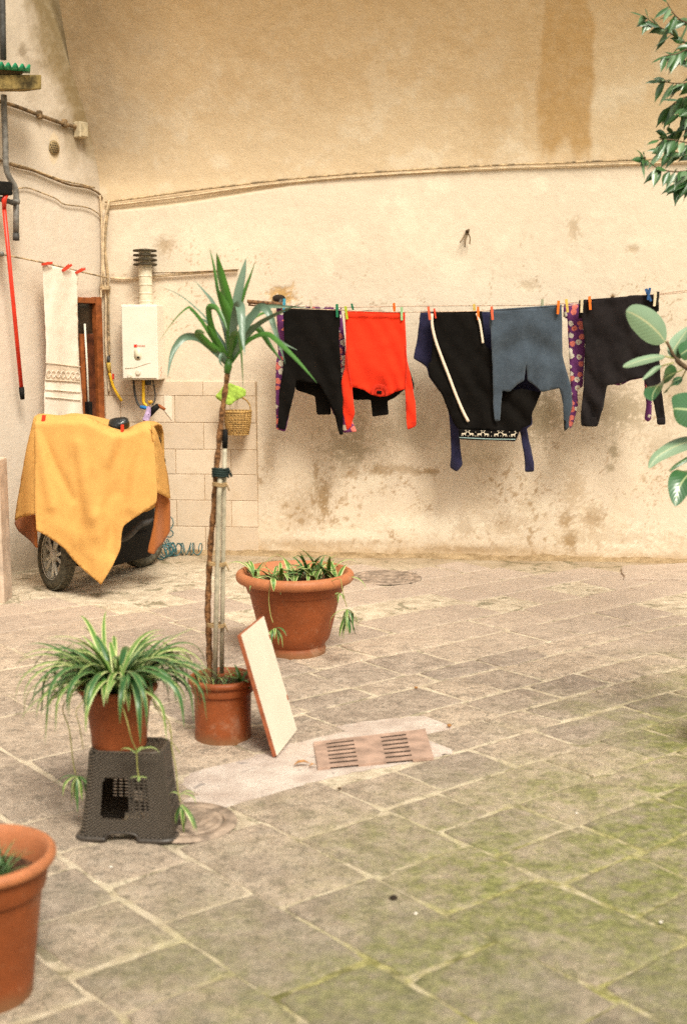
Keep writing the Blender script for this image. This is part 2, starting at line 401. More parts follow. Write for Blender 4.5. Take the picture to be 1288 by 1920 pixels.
# ------------------------------------------------------------------ mesh helpers
class MB:
    def __init__(s): s.v = []; s.f = []; s.uv = {}
    def add(s, verts, faces, uvs=None):
        o = len(s.v); s.v += [tuple(v) for v in verts]
        for i, f in enumerate(faces):
            s.f.append(tuple(o + k for k in f))
            if uvs is not None: s.uv[len(s.f) - 1] = [uvs[k] for k in f]
    def box(s, c, size, R=None, taper=1.0):
        hx, hy, hz = size[0] / 2, size[1] / 2, size[2] / 2
        vs = []
        for z in (-1, 1):
            t = taper if z > 0 else 1.0
            for x, y in ((-1, -1), (1, -1), (1, 1), (-1, 1)):
                v = Vector((x * hx * t, y * hy * t, z * hz))
                if R is not None: v = R @ v
                vs.append(v + Vector(c))
        s.add(vs, [(0, 3, 2, 1), (4, 5, 6, 7), (0, 1, 5, 4), (1, 2, 6, 5), (2, 3, 7, 6), (3, 0, 4, 7)])
    def hexa(s, q, d):
        """four corners and an extrusion vector"""
        q = [Vector(p) for p in q]; d = Vector(d)
        s.add(q + [p + d for p in q], [(0, 1, 2, 3), (7, 6, 5, 4), (0, 4, 5, 1), (1, 5, 6, 2), (2, 6, 7, 3), (3, 7, 4, 0)])
    def tube(s, pts, r, n=8, cap=True):
        pts = [Vector(p) for p in pts]
        if not hasattr(r, '__len__'): r = [r] * len(pts)
        vs, fs = [], []
        t0 = (pts[1] - pts[0]).normalized()
        a = t0.orthogonal().normalized()
        for i, p in enumerate(pts):
            t = (pts[min(i + 1, len(pts) - 1)] - pts[max(i - 1, 0)]).normalized()
            a = (a - t * a.dot(t))
            a = a.normalized() if a.length > 1e-6 else t.orthogonal().normalized()
            b = t.cross(a)
            for k in range(n):
                w = 2 * math.pi * k / n
                vs.append(p + (a * math.cos(w) + b * math.sin(w)) * r[i])
        for i in range(len(pts) - 1):
            for k in range(n):
                fs.append((i * n + k, i * n + (k + 1) % n, (i + 1) * n + (k + 1) % n, (i + 1) * n + k))
        if cap:
            fs.append(tuple(range(n))[::-1]); fs.append(tuple((len(pts) - 1) * n + k for k in range(n)))
        s.add(vs, fs)
    def lathe(s, prof, n=40, c=(0, 0, 0), closed=False):
        vs, fs = [], []
        for r, z in prof:
            for k in range(n):
                w = 2 * math.pi * k / n
                vs.append((c[0] + r * math.cos(w), c[1] + r * math.sin(w), c[2] + z))
        m = len(prof)
        for i in range(m - 1 if not closed else m):
            j = (i + 1) % m
            for k in range(n):
                fs.append((i * n + k, i * n + (k + 1) % n, j * n + (k + 1) % n, j * n + k))
        s.add(vs, fs)
    def strip(s, pts, widths, side, bend=0.25, up=None):
        """leaf blade: spine points, widths, side vectors; V or dished cross-section"""
        vs, fs, uvs = [], [], []
        n = len(pts); L = 0; acc = [0]
        for i in range(1, n):
            L += (Vector(pts[i]) - Vector(pts[i - 1])).length; acc.append(L)
        for i, p in enumerate(pts):
            p = Vector(p)
            t = (Vector(pts[min(i + 1, n - 1)]) - Vector(pts[max(i - 1, 0)])).normalized()
            sd = Vector(side[i] if isinstance(side, list) else side)
            sd = sd - t * sd.dot(t)
            sd = sd.normalized() if sd.length > 1e-5 else t.orthogonal().normalized()
            nm = t.cross(sd).normalized()
            if up is not None and nm.dot(Vector(up)) < 0: nm = -nm
            w = widths[i] / 2
            for q in (-1, -0.5, 0, 0.5, 1):
                vs.append(p + sd * (w * q) + nm * (bend * w * abs(q) ** 1.5)); uvs.append((0.5 + q / 2, acc[i] / max(L, 1e-6)))
        for i in range(n - 1):
            for k in range(4):
                a = i * 5 + k
                fs.append((a, a + 1, a + 6, a + 5))
        s.add(vs, fs, uvs)
    def build(s, name, mat, parent=None, smooth=True, loc=None):
        me = bpy.data.meshes.new(name)
        me.from_pydata(s.v, [], s.f)
        if s.uv:
            l = me.uv_layers.new(name="UVMap")
            for pi, p in enumerate(me.polygons):
                if pi in s.uv:
                    for k, li in enumerate(p.loop_indices): l.data[li].uv = s.uv[pi][k]
        if mat is not None: me.materials.append(mat)
        if smooth: me.polygons.foreach_set("use_smooth", [True] * len(me.polygons))
        me.update()
        o = bpy.data.objects.new(name, me)
        COL.objects.link(o)
        if loc is not None: o.location = loc
        if parent is not None:
            o.parent = parent
            if loc is None: o.matrix_parent_inverse = Matrix.Translation(-parent.location)
        return o
def auto_sharp(o, ang=35):
    me = o.data
    bm = bmesh.new(); bm.from_mesh(me)
    for e in bm.edges:
        if len(e.link_faces) == 2 and e.calc_face_angle(0) > math.radians(ang): e.smooth = False
    bm.to_mesh(me); bm.free()
    return o
def bevel(o, w=0.003, seg=2):
    m = o.modifiers.new("bevel", 'BEVEL'); m.width = w; m.segments = seg; m.limit_method = 'ANGLE'; m.angle_limit = math.radians(40)
    return o
def tag(o, label=None, cat=None, group=None, kind=None):
    if label: o['label'] = label
    if cat: o['category'] = cat
    if group: o['group'] = group
    if kind: o['kind'] = kind
    return o
def thing(name, label, cat, loc=(0, 0, 0), group=None):
    o = bpy.data.objects.new(name, None); COL.objects.link(o)
    o.location = loc; o.empty_display_size = 0.1
    return tag(o, label, cat, group)
def smooth_path(pts, sub=6):
    pts = [Vector(p) for p in pts]
    if len(pts) < 3:
        return [pts[0].lerp(pts[-1], i / sub) for i in range(sub + 1)]
    out = []
    P = [pts[0] * 2 - pts[1]] + pts + [pts[-1] * 2 - pts[-2]]
    for i in range(1, len(P) - 2):
        for k in range(sub):
            t = k / sub
            a, b, c, d = P[i - 1], P[i], P[i + 1], P[i + 2]
            out.append(0.5 * ((2 * b) + (-a + c) * t + (2 * a - 5 * b + 4 * c - d) * t * t + (-a + 3 * b - 3 * c + d) * t ** 3))
    out.append(pts[-1])
    return out
def inside(poly, x, y):
    poly = np.asarray(poly, float); x = np.asarray(x); y = np.asarray(y)
    r = np.zeros(x.shape, bool)
    j = len(poly) - 1
    for i in range(len(poly)):
        xi, yi = poly[i]; xj, yj = poly[j]
        c = ((yi > y) != (yj > y)) & (x < (xj - xi) * (y - yi) / (yj - yi + 1e-12) + xi)
        r ^= c; j = i
    return r

# =================================================================== SETTING: ground and paving
mb = MB(); mb.add([(-40, -30, 0), (40, -30, 0), (40, 40, 0), (-40, 40, 0)], [(0, 1, 2, 3)])
ground = mb.build('floor', M['mortar'], smooth=False); tag(ground, kind='structure')
# slightly uneven mortar bed in the visible yard (real relief between the stones)
def stone(poly, h, tilt=(0, 0), inset=0.004, name='paving_stone', parent=ground, edge_j=0.0045):
    """polygon in floor metres -> worn slab: irregular outline, eased edge, nearly flat top"""
    P = [Vector((p[0], p[1])) for p in poly]
    c = sum(P, Vector((0, 0))) / len(P)
    ring = []
    for i in range(len(P)):
        a, b = P[i], P[(i + 1) % len(P)]
        L = (b - a).length
        k = max(1, int(L / 0.055))
        for t in range(k):
            q = a.lerp(b, t / k)
            if t == 0 and k > 1:                         # knocked-off corner
                pr = P[i - 1]
                q = a + ((b - a).normalized() + (pr - a).normalized()) * 0.004
            ring.append(q + Vector((random.uniform(-1, 1), random.uniform(-1, 1))) * edge_j)
    ring = [q + (q - c).normalized() * 0.0055 for q in ring]
    n = len(ring)
    vs, cz = [], lambda q: h + (q.x - c.x) * tilt[0] + (q.y - c.y) * tilt[1]
    def rr(d, z):
        for q in ring:
            v = q - c; l = max(v.length, 1e-4)
            w = c + v * max(0.0, (l - d)) / l
            vs.append((w.x, w.y, cz(w) + z))
    rr(inset - 0.003, -h - 0.006); rr(inset, -0.0045); rr(inset + 0.008, -0.0012); rr(inset + 0.022, 0.0)
    fs = []
    for r in range(3):
        for i in range(n):
            j = (i + 1) % n
            fs.append((r * n + i, r * n + j, (r + 1) * n + j, (r + 1) * n + i))
    fs.append(tuple(3 * n + i for i in range(n)))
    m = MB(); m.add(vs, fs)
    o = m.build(name, M['stone'], parent)
    return auto_sharp(o, 50)
random.seed(12)
aN, bN = Vector((.755, .656)), Vector((-.616, .788))      # normals of the two joint directions
det = aN.x * bN.y - aN.y * bN.x
def uv2xy(be, al): return Vector(((be * bN.y - aN.y * al) / det, (aN.x * al - be * bN.x) / det))
CEM = [tuple(at_floor(*p).xy) for p in [(575,1378),(690,1348),(825,1345),(850,1380),(840,1408),(760,1430),(600,1458),(480,1500),(400,1515),(345,1500),(360,1455),(430,1420),(520,1415)]]
MHC = [(at_floor(352, 1546), .15), (at_floor(724, 1085), .22)]
allq = []
BSPLIT = 2.84
def add_quad(b0, b1, a0, a1, g1, g2):
    q = [uv2xy(b0 + g1, a0 + g2), uv2xy(b1 - g1, a0 + g2), uv2xy(b1 - g1, a1 - g2), uv2xy(b0 + g1, a1 - g2)]
    q = [p + Vector((random.uniform(-1, 1), random.uniform(-1, 1))) * .012 for p in q]
    allq.append(q)
bl_ = [1.42 - .34 * k for k in range(14, 0, -1)] + [1.42, 1.76, 2.08, 2.43, BSPLIT]
for k in range(len(bl_) - 1):
    al = -1.0 + random.uniform(0, .3)
    while al < 9.5:
        w = random.choice((.24, .30, .36, .44, .56)) * random.uniform(.9, 1.1)
        add_quad(bl_[k], bl_[k + 1], al, al + w, random.uniform(.008, .018), random.uniform(.005, .013)); al += w
ar = [3.46 - .27 * k for k in range(16, 0, -1)] + [3.46, 3.70, 3.95, 4.27, 4.46, 4.80, 5.14, 5.50, 5.84, 6.20, 6.56, 6.94, 7.3]
known = {3.70: [BSPLIT, 3.42, 3.80, 4.20, 4.60], 3.46: [BSPLIT, 3.2, 3.62, 4.02, 4.42]}
for k in range(len(ar) - 1):
    be = BSPLIT; st = True
    while be < 10:
        w = random.choice((.28, .38, .46, .56, .66)) * random.uniform(.9, 1.1) * (.6 if st and random.random() < .5 else 1); st = False
        add_quad(be, be + w, ar[k], ar[k + 1], random.uniform(.004, .011), random.uniform(.006, .013)); be += w
beyond = MB(); nst = 0
for q in allq:
    c = sum(q, Vector((0, 0))) / 4
    if not (-3.6 < c.x < 4.2 and 1.4 < c.y): continue
    if any((p - WA.xy).dot(WN.xy) < .05 for p in q): continue
    if any((p - CORNER.xy).dot(LN.xy) < .03 for p in q): continue
    if inside(CEM, np.array([c.x]), np.array([c.y]))[0]: continue
    if any((c - m_.xy).length < r_ + .02 for m_, r_ in MHC): continue
    if c.y > 7.2 and random.random() < .30: continue
    W = [(p.x, p.y) for p in q]
    ar_ = sum(W[i][0] * W[(i + 1) % 4][1] - W[(i + 1) % 4][0] * W[i][1] for i in range(4))
    if ar_ < 0: W = W[::-1]
    P_ = [project((p[0], p[1], 0.0)) for p in W]
    vis = any(-10 < x < 1298 and y < 1930 for x, y in P_)
    h_ = random.uniform(0.003, 0.0085)
    if vis and nst < 297:
        stone(W, h_, (random.uniform(-.006, .006), random.uniform(-.006, .006))); nst += 1
    else:
        cz = [Vector((p[0], p[1], h_)) for p in W]
        beyond.hexa([(p.x, p.y, -.01) for p in cz], (0, 0, h_ + .01))
print('stones', nst)
o = beyond.build('outer_paving', M['stone'], ground, smooth=False); bevel(o, .004, 1); o['kind'] = 'stuff'

# raised slab by the wall foot at the right
W = [at_floor(*p) for p in [(1165,1066),(1300,1060),(1400,1070),(1330,1092),(1240,1091),(1168,1090)]]
stone([(w.x, w.y) for w in W][::-1], 0.024, edge_j=0.012)

# drain cover with two slotted grates
dq = [at_floor(*p, 0.014) for p in [(588,1391), (797,1366), (813,1420), (596,1440)]]
def dmap(u, v, z=0.014):
    p = dq[0].lerp(dq[1], u).lerp(dq[3].lerp(dq[2], u), v); p.z = z; return p
t = thing('drain_cover', 'rusty pink rectangular drain cover with two slotted grates, set in pale cement', 'drain cover', dmap(0.5, 0.5, 0))
def dbox(u0, u1, v0, v1, z0=0.002, z1=0.014):
    m.hexa([dmap(u0, v0, z0), dmap(u0, v1, z0), dmap(u1, v1, z0), dmap(u1, v0, z0)], (0, 0, z1 - z0))
m = MB()
GR = [(0.105, 0.345, 'L'), (0.585, 0.815, 'R')]
edges_v = [0.10 + k * 0.145 for k in range(6)]
m2 = MB()
dbox(0, GR[0][0], 0, 1); dbox(GR[0][1], GR[1][0], 0, 1, z1=0.0142); dbox(GR[1][1], 1, 0, 1)
m.build('frame', M['drain'], t, smooth=False)
for g0, g1, _ in GR:
    m = MB()
    dbox(g0, g1, 0, edges_v[0], z0=.0118)
    for k in range(6):
        v1 = edges_v[k + 1] if k < 5 else 1.0
        dbox(g0, g1, edges_v[k] + 0.058, v1, z0=.0118)
    m.build('grate', M['drain'], t, smooth=False)
m = MB(); m.add([dmap(0.01, 0.02, 0.0095), dmap(0.01, 0.98, 0.0095), dmap(0.99, 0.98, 0.0095), dmap(0.99, 0.02, 0.0095)], [(0, 1, 2, 3)])
m.build('pit', M['pit'], t, smooth=False)
# cement apron around it
def apron(pts, name, mat, z, j=0.012, n=10):
    P = [at_floor(*p) for p in pts]; ring = []
    for i in range(len(P)):
        for k in range(n):
            q = P[i].lerp(P[(i + 1) % len(P)], k / n); ring.append((q.x + random.uniform(-j, j), q.y + random.uniform(-j, j), z))
    m = MB(); c = sum((Vector(q) for q in ring), Vector()) / len(ring)
    vs = list(ring)
    vs2 = [tuple(Vector(q) + (c - Vector(q)).normalized() * 0.02 + Vector((0, 0, 0.0022))) for q in ring]
    N = len(ring)
    fs = [(i, (i + 1) % N, N + (i + 1) % N, N + i) for i in range(N)] + [tuple(N + i for i in range(N))]
    if True:
        m.add(vs + vs2, fs)
    return m.build(name, mat)
def cement():
    g = G("pale_cement")
    a = g.mix(g.step(g.noise(6, 6, 0.7), 0.3, 0.7), (0.46, 0.36, 0.30), (0.68, 0.57, 0.49))
    a = g.mix(g.math('MULTIPLY', g.step(g.noise(12, 7, 0.75, None, 0.6), 0.60, 0.64), 0.7), a, (0.22, 0.19, 0.18))
    a = g.mix(g.math('MULTIPLY', g.step(g.noise(70, 4, 0.7), 0.55, 0.7), 0.4), a, (0.38, 0.29, 0.23))
    return g.done(a, 0.9, g.bump(g.noise(30, 8, 0.75), 0.6, 0.012), spec=0.2)
M['cement'] = cement()
o = apron([(560,1380),(690,1350),(830,1340),(860,1380),(850,1412),(760,1432),(600,1462),(480,1505),(390,1520),(330,1500),(350,1455),(430,1420),(520,1412)], 'cement_patch', M['cement'], 0.0010)
tag(o, kind='structure')

def manhole(px, py, R, label, rr):
    c = at_floor(px, py) + UP * .006
    t = thing('manhole_cover', label, 'manhole cover', c)
    m = MB(); m.lathe([(R + .05, 0.002), (R + .045, 0.0095), (R + .006, 0.0095), (R + .003, 0.004)], 64, c); m.build('frame', M['manhole'], t)
    m = MB(); pr = [(R, 0.003), (R - 0.002, 0.0105)]
    r = R
    for q in rr:
        pr += [(q + .008, .0105), (q + .004, .0062), (q - .004, .0062), (q - .008, .0105)]
    pr += [(0.0005, .0105)]
    m.lathe(pr, 64, c); m.build('lid', M['manhole'], t)
    return t
manhole(352, 1546, 0.125, 'round ringed manhole cover half hidden behind the wicker stool', (0.098, 0.065, 0.04))
manhole(724, 1085, 0.20, 'round manhole cover worn flat in the paving behind the large pot', (0.16, 0.12, 0.085, 0.05))

# =================================================================== BACK WALL with its vault
def prof(z):
    z = np.asarray(z, float)
    return 0.34 * np.clip(z - 2.85, 0, None) ** 1.5
def spots(u, v, items):
    """sum of noisy elliptical patches given where they sit"""
    r = np.zeros_like(u)
    for (cx, cy, rx, ry, a, sd, fr) in items:
        d = np.sqrt(((u - cx) / (rx * .85)) ** 2 + ((v - cy) / (ry * .85)) ** 2)
        n = fbm(u / fr, v / fr, sd, 5, 0.75) * .7 + .3 * fbm(u / 3.0, v / 3.0, sd + 9, 2, .6)
        r = np.maximum(r, a * (.55 + .45 * sstep(1.0, 0.3, d)) * sstep(1.0, 0.72, d * .95 + (n - 0.5) * 3.6))
    return r
def paint_back(P, z):
    u, v = project(P)
    s = (P[..., 0] * WT.x + P[..., 1] * WT.y)
    n1 = fbm(s * 1.2, z * 1.6, 3, 6, 0.6); n2 = fbm(s * 5, z * 5, 11, 6, 0.65); n3 = fbm(s * 22, z * 22, 23, 4, 0.7)
    lo = np.array((0.70, 0.58, 0.445)); 
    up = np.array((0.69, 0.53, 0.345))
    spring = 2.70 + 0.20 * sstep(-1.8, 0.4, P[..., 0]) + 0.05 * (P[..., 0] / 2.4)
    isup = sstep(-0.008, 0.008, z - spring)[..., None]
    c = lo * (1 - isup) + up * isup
    c = c * (0.93 + 0.14 * n1)[..., None]
    # pale lime clouds
    lime = (sstep(0.50, 0.72, n2) * 0.45)[..., None]
    c = c * (1 - lime) + np.array((0.82, 0.71, 0.55)) * lime
    # vault: dirty ochre clouds, with the shade of its upper part painted in
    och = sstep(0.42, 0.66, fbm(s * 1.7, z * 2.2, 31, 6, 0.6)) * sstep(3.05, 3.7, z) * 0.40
    och = np.maximum(och, 0.55 * sstep(3.3, 4.2, z) * (.6 + .8 * n2))  # vault shading as colour, growing with height
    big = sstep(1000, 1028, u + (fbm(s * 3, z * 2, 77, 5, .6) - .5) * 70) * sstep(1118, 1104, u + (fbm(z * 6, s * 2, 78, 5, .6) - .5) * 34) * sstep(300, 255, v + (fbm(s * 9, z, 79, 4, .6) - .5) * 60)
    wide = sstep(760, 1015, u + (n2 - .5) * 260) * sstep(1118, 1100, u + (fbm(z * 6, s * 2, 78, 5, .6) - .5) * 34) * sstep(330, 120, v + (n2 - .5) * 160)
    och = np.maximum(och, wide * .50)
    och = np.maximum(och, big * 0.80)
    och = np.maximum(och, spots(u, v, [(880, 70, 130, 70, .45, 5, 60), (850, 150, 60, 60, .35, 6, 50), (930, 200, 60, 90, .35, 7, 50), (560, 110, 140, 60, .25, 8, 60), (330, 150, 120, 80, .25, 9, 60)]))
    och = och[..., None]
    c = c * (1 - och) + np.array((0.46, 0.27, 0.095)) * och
    # darker towards the corner of the vault
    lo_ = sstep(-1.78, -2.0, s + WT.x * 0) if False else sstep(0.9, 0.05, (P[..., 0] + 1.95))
    corner_dark = (lo_ * sstep(2.7, 3.2, z) * (0.35 + 0.5 * n2))[..., None]
    c = c * (1 - corner_dark) + np.array((0.27, 0.19, 0.11)) * corner_dark
    corner_dark2 = (sstep(0.16, 0.0, P[..., 0] + 1.87) * 0.30 * n1 * 1.4)[..., None]  # darker strip down the wall corner
    c = c * (1 - corner_dark2) + np.array((0.42, 0.30, 0.17)) * corner_dark2
    # rising damp, mould
    damp = sstep(1.25, 0.0, z + (n2 - .5) * 0.8) * sstep(0.46, 0.66, n2 + 0.3 * (n3 - .5)) * 0.30
    damp = np.maximum(damp, sstep(0.15, 0.0, z + (n2 - .5) * 0.22) * 0.72)
    damp = damp[..., None]
    c = c * (1 - damp) + np.array((0.50, 0.345, 0.19)) * damp
    mould = spots(u, v, [(655, 838, 62, 58, .75, 51, 13), (760, 810, 75, 45, .42, 52, 14), (1010, 775, 55, 62, .85, 53, 12),
                         (1165, 770, 75, 50, .72, 54, 11), (1265, 730, 45, 90, .55, 55, 14), (1240, 840, 50, 30, .35, 56, 12),
                         (1150, 845, 14, 22, .8, 57, 7), (1143, 878, 12, 10, .8, 58, 6), (330, 745, 90, 30, .35, 59, 16), (900, 860, 60, 18, .3, 60, 12)])[..., None]
    mould = mould * .82
    c = c * (1 - mould) + np.array((0.255, 0.195, 0.105)) * mould
    peel = spots(u, v, [(607, 935, 18, 50, 1, 61, 6.5), (592, 885, 8, 30, .8, 62, 5), (712, 882, 34, 17, .8, 63, 9), (800, 884, 40, 9, .9, 64, 7),
                        (755, 880, 40, 12, .6, 65, 7), (660, 890, 20, 14, .7, 66, 6), (1068, 1014, 22, 24, 1, 67, 6), (1060, 975, 20, 22, .9, 68, 6),
                        (1110, 975, 34, 30, .7, 69, 5), (870, 990, 30, 26, .55, 70, 5), (1075, 920, 30, 60, .5, 71, 5), (950, 985, 50, 30, .45, 72, 5),
                        (985, 950, 30, 25, .4, 73, 5), (560, 960, 60, 60, .4, 74, 5), (1075, 430, 16, 30, .5, 75, 5), (990, 535, 26, 14, .5, 76, 5), (1185, 468, 12, 8, .6, 77, 5),
                        (600, 1020, 200, 12, .45, 80, 9), (1150, 1010, 130, 22, .5, 81, 8), (310, 462, 24, 22, .6, 82, 5), (505, 858, 16, 50, .35, 83, 6), (870,1032,120,10,.7,84,9)])
    pc = peel[..., None]
    c = c * (1 - pc) + np.array((0.37, 0.25, 0.135)) * pc
    lim2 = (spots(u, v, [(820, 985, 150, 30, .8, 91, 12), (1180, 1010, 110, 34, .7, 92, 11), (640, 1005, 120, 20, .6, 93, 12), (690, 900, 60, 30, .5, 94, 9), (1000, 955, 70, 30, .5, 95, 10), (880, 560, 300, 60, .3, 96, 40)]) * (1 - peel))[..., None]
    c = c * (1 - lim2) + np.array((0.83, 0.72, 0.57)) * lim2
    crk = np.abs(fbm(s * 2.3 + 3, z * 2.6, 301, 5, .62) - .5)
    crk = (sstep(.0055, .0015, crk) * sstep(.50, .62, fbm(s * 1.3, z * 1.1, 305, 3)) * sstep(2.7, 2.2, z) * .6)[..., None]
    c = c * (1 - crk) + np.array((0.33, 0.20, 0.10)) * crk
    fk = (sstep(.60, .66, fbm(s * 26, z * 26, 401, 4, .6)) * sstep(.50, .66, fbm(s * 3.2, z * 3.2, 402, 4, .6)) * sstep(1.25, .5, z) * .75)[..., None]
    c = c * (1 - fk) + np.array((0.36, 0.235, 0.12)) * fk
    raw = spots(u, v, [(528, 556, 32, 26, 1, 97, 9), (1148, 556, 5, 4, 1, 98, 5), (520, 590, 14, 12, .5, 99, 6)])
    rc = raw[..., None]
    c = c * (1 - rc) + np.array((0.53, 0.31, 0.10)) * rc
    relief = 0.010 * (fbm(s * 1.5, z * 1.5, 41, 4) - .5) + 0.004 * (n2 - .5) + 0.0015 * (n3 - .5) - 0.006 * peel - 0.010 * raw + 0.008 * (1 - isup[..., 0]) 
    relief = relief + 0.003 * lim2[..., 0]
    return np.clip(c, 0.01, 0.95), relief
def grid_wall(name, s_vals, z_vals, origin, T, N, offf, painter, mat):
    SS, ZZ = np.meshgrid(s_vals, z_vals)
    off = offf(ZZ)
    P = np.stack([origin.x + T.x * SS + N.x * off, origin.y + T.y * SS + N.y * off, ZZ], -1)
    c, rel = painter(P, ZZ)
    P = P + np.array(N)[None, None] * rel[..., None]
    nz, ns = ZZ.shape
    me = bpy.data.meshes.new(name)
    idx = np.arange(nz * ns).reshape(nz, ns)
    f = np.stack([idx[:-1, :-1], idx[:-1, 1:], idx[1:, 1:], idx[1:, :-1]], -1).reshape(-1, 4)
    if (T.cross(UP)).dot(N) < 0: f = f[:, ::-1]
    me.vertices.add(nz * ns); me.vertices.foreach_set("co", P.reshape(-1).astype(np.float32))
    me.loops.add(f.size); me.loops.foreach_set("vertex_index", f.reshape(-1).astype(np.int32))
    me.polygons.add(len(f)); me.polygons.foreach_set("loop_start", np.arange(0, f.size, 4, dtype=np.int32))
    me.update(calc_edges=True)
    me.polygons.foreach_set("use_smooth", [True] * len(f))
    ca = me.color_attributes.new("Col", 'FLOAT_COLOR', 'POINT')
    rgba = np.concatenate([c, np.ones(c.shape[:2] + (1,))], -1).reshape(-1).astype(np.float32)
    ca.data.foreach_set("color", rgba)
    me.materials.append(mat); me.update()
    o = bpy.data.objects.new(name, me); COL.objects.link(o)
    return o
s0 = (CORNER - WA).dot(WT)
sv = np.concatenate([np.arange(s0 - 0.12, s0 + 4.65, 0.0125), np.arange(s0 + 4.66, s0 + 7.5, 0.06)])
zv = np.concatenate([np.arange(-0.05, 3.1, 0.0125), np.arange(3.11, 4.9, 0.022)])
wall = grid_wall('plaster_wall', sv, zv, WA, WT, WN, prof, paint_back, M['plaster'])
tag(wall, 'cream limewashed back wall with peeling patches, curving into a vault above the clothesline', 'wall')

# left wall
def paint_left(P, z):
    s = (P[..., 0] * LT.x + P[..., 1] * LT.y)
    d = s - CORNER.dot(LT)
    u, v = project(P)
    n1 = fbm(s * 1.5, z * 1.2, 103, 6, .6); n2 = fbm(s * 5, z * 4, 111, 6, .65)
    c = np.array((0.71, 0.60, 0.485)) * (0.90 + 0.2 * n1)[..., None]
    lime = (sstep(0.5, 0.7, n2) * 0.35)[..., None]
    c = c * (1 - lime) + np.array((0.76, 0.66, 0.57)) * lime
    # darker along the arch line, in the corner, at the foot and upwards
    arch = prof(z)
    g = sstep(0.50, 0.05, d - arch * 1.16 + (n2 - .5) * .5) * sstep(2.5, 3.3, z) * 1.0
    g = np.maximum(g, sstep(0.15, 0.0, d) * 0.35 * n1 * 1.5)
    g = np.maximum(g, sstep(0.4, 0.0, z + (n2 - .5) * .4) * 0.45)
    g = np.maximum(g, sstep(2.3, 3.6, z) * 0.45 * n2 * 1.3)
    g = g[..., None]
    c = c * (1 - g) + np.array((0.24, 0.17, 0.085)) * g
    sm = spots(u, v, [(44, 95, 12, 22, .7, 121, 9), (60, 140, 30, 60, .3, 122, 20)])[..., None]
    c = c * (1 - sm) + np.array((0.20, 0.14, 0.08)) * sm
    pale = (sstep(1.0, .9, np.sqrt(((u - 102) / 11) ** 2 + ((v - 278) / 31) ** 2)))[..., None]
    c = c * (1 - pale * .8) + np.array((0.66, 0.52, 0.35)) * pale * .8
    rel = 0.012 * (fbm(s * 1.3, z * 1.3, 141, 4) - .5) + 0.004 * (n2 - .5)
    return np.clip(c, .01, .95), rel
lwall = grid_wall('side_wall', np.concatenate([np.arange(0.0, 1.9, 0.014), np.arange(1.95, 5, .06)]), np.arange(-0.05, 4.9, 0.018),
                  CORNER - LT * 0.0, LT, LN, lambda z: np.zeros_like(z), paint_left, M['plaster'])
tag(lwall, 'pinkish smooth plaster side wall at the left, with cables and a narrow door', 'wall')

# low wall stub at the extreme left
q = at_floor(9, 1131)
m = MB(); m.box((q.x - 0.5, q.y + 0.10, 0.46), (1.0, 0.20, 0.94))
o = bevel(m.build('wall_stub', simple("stub_plaster", (0.60, 0.46, 0.35), 0.9, 0.15, 8, bump=0.4, bscale=30, bdist=.01), smooth=False), 0.012, 3)
tag(o, 'low plastered wall end at the left edge of the yard', 'wall')

# unseen house added behind the camera to cut light from the open side
m = MB(); m.box((0.5, -4.2, 3.1), (15, .4, 6.3))
cw = m.build('added_light_blocker', simple("light_blocker_render", (0.58, 0.46, 0.33), 0.9, 0.15, 3, bump=0.4, bscale=20, bdist=.01), smooth=False)
tag(cw, 'plain house added out of view to cut light from the open side of the yard', 'light blocker')
for k in range(4):  # windows of the added house
    m = MB(); m.box((-3.6 + 2.8 * k, -3.97, 4.1), (1.1, .08, 1.7)); f_ = m.build('blocker_window', M['dark_wood'], cw, smooth=False)
    m = MB(); m.box((-3.6 + 2.8 * k, -3.92, 4.1), (.9, .04, 1.5)); m.build('pane', M['glass_dark'], f_, smooth=False)
# painted concrete blocks low on the back wall
rows = [714, 742, 792, 842, 888.5, 937, 986, 1040]
def spt(px, py): 
    p = wallp(px, py); return (p - WA).dot(WT), p.z
xl = {1: [205, 282, 384, 480], 0: [205, 230, 331, 434, 484]}
for r in range(7):
    yt, yb = rows[r], rows[r + 1]
    s_edges = [spt(x, 870)[0] for x in (xl[1] if r % 2 == 0 else xl[0])]
    s_edges[0] = s0 + 0.0; s_edges[-1] = spt(481 + r * 0.6, 870)[0]
    z1, z0 = spt(330, yt)[1], spt(330, yb)[1]
    if r == 6: z0 = -0.02
    for k in range(len(s_edges) - 1):
        a, b = s_edges[k] + 0.0022, s_edges[k + 1] - 0.0022
        if b - a < 0.02: continue
        dp = random.uniform(0.017, 0.021)
        p0 = WA + WT * a; p1 = WA + WT * b
        m = MB()
        m.hexa([p0 + UP * (z0 + .002), p1 + UP * (z0 + .002), p1 + UP * (z1 - .002), p0 + UP * (z1 - .002)], WN * dp)
        o = m.build('block', M['block'], wall, smooth=False)
        bevel(o, 0.0035, 2)
# mortar behind the blocks
m = MB(); a = s0 + 0.0; b = spt(484, 870)[0]
m.hexa([WA + WT * a + UP * -0.02, WA + WT * b + UP * -0.02, WA + WT * b + UP * (spt(330, 715)[1]), WA + WT * a + UP * (spt(330, 715)[1])], WN * 0.0145)
m.build('block_mortar', simple("block_joint", (0.44, 0.31, 0.19), 0.9, 0.15), wall, smooth=False)

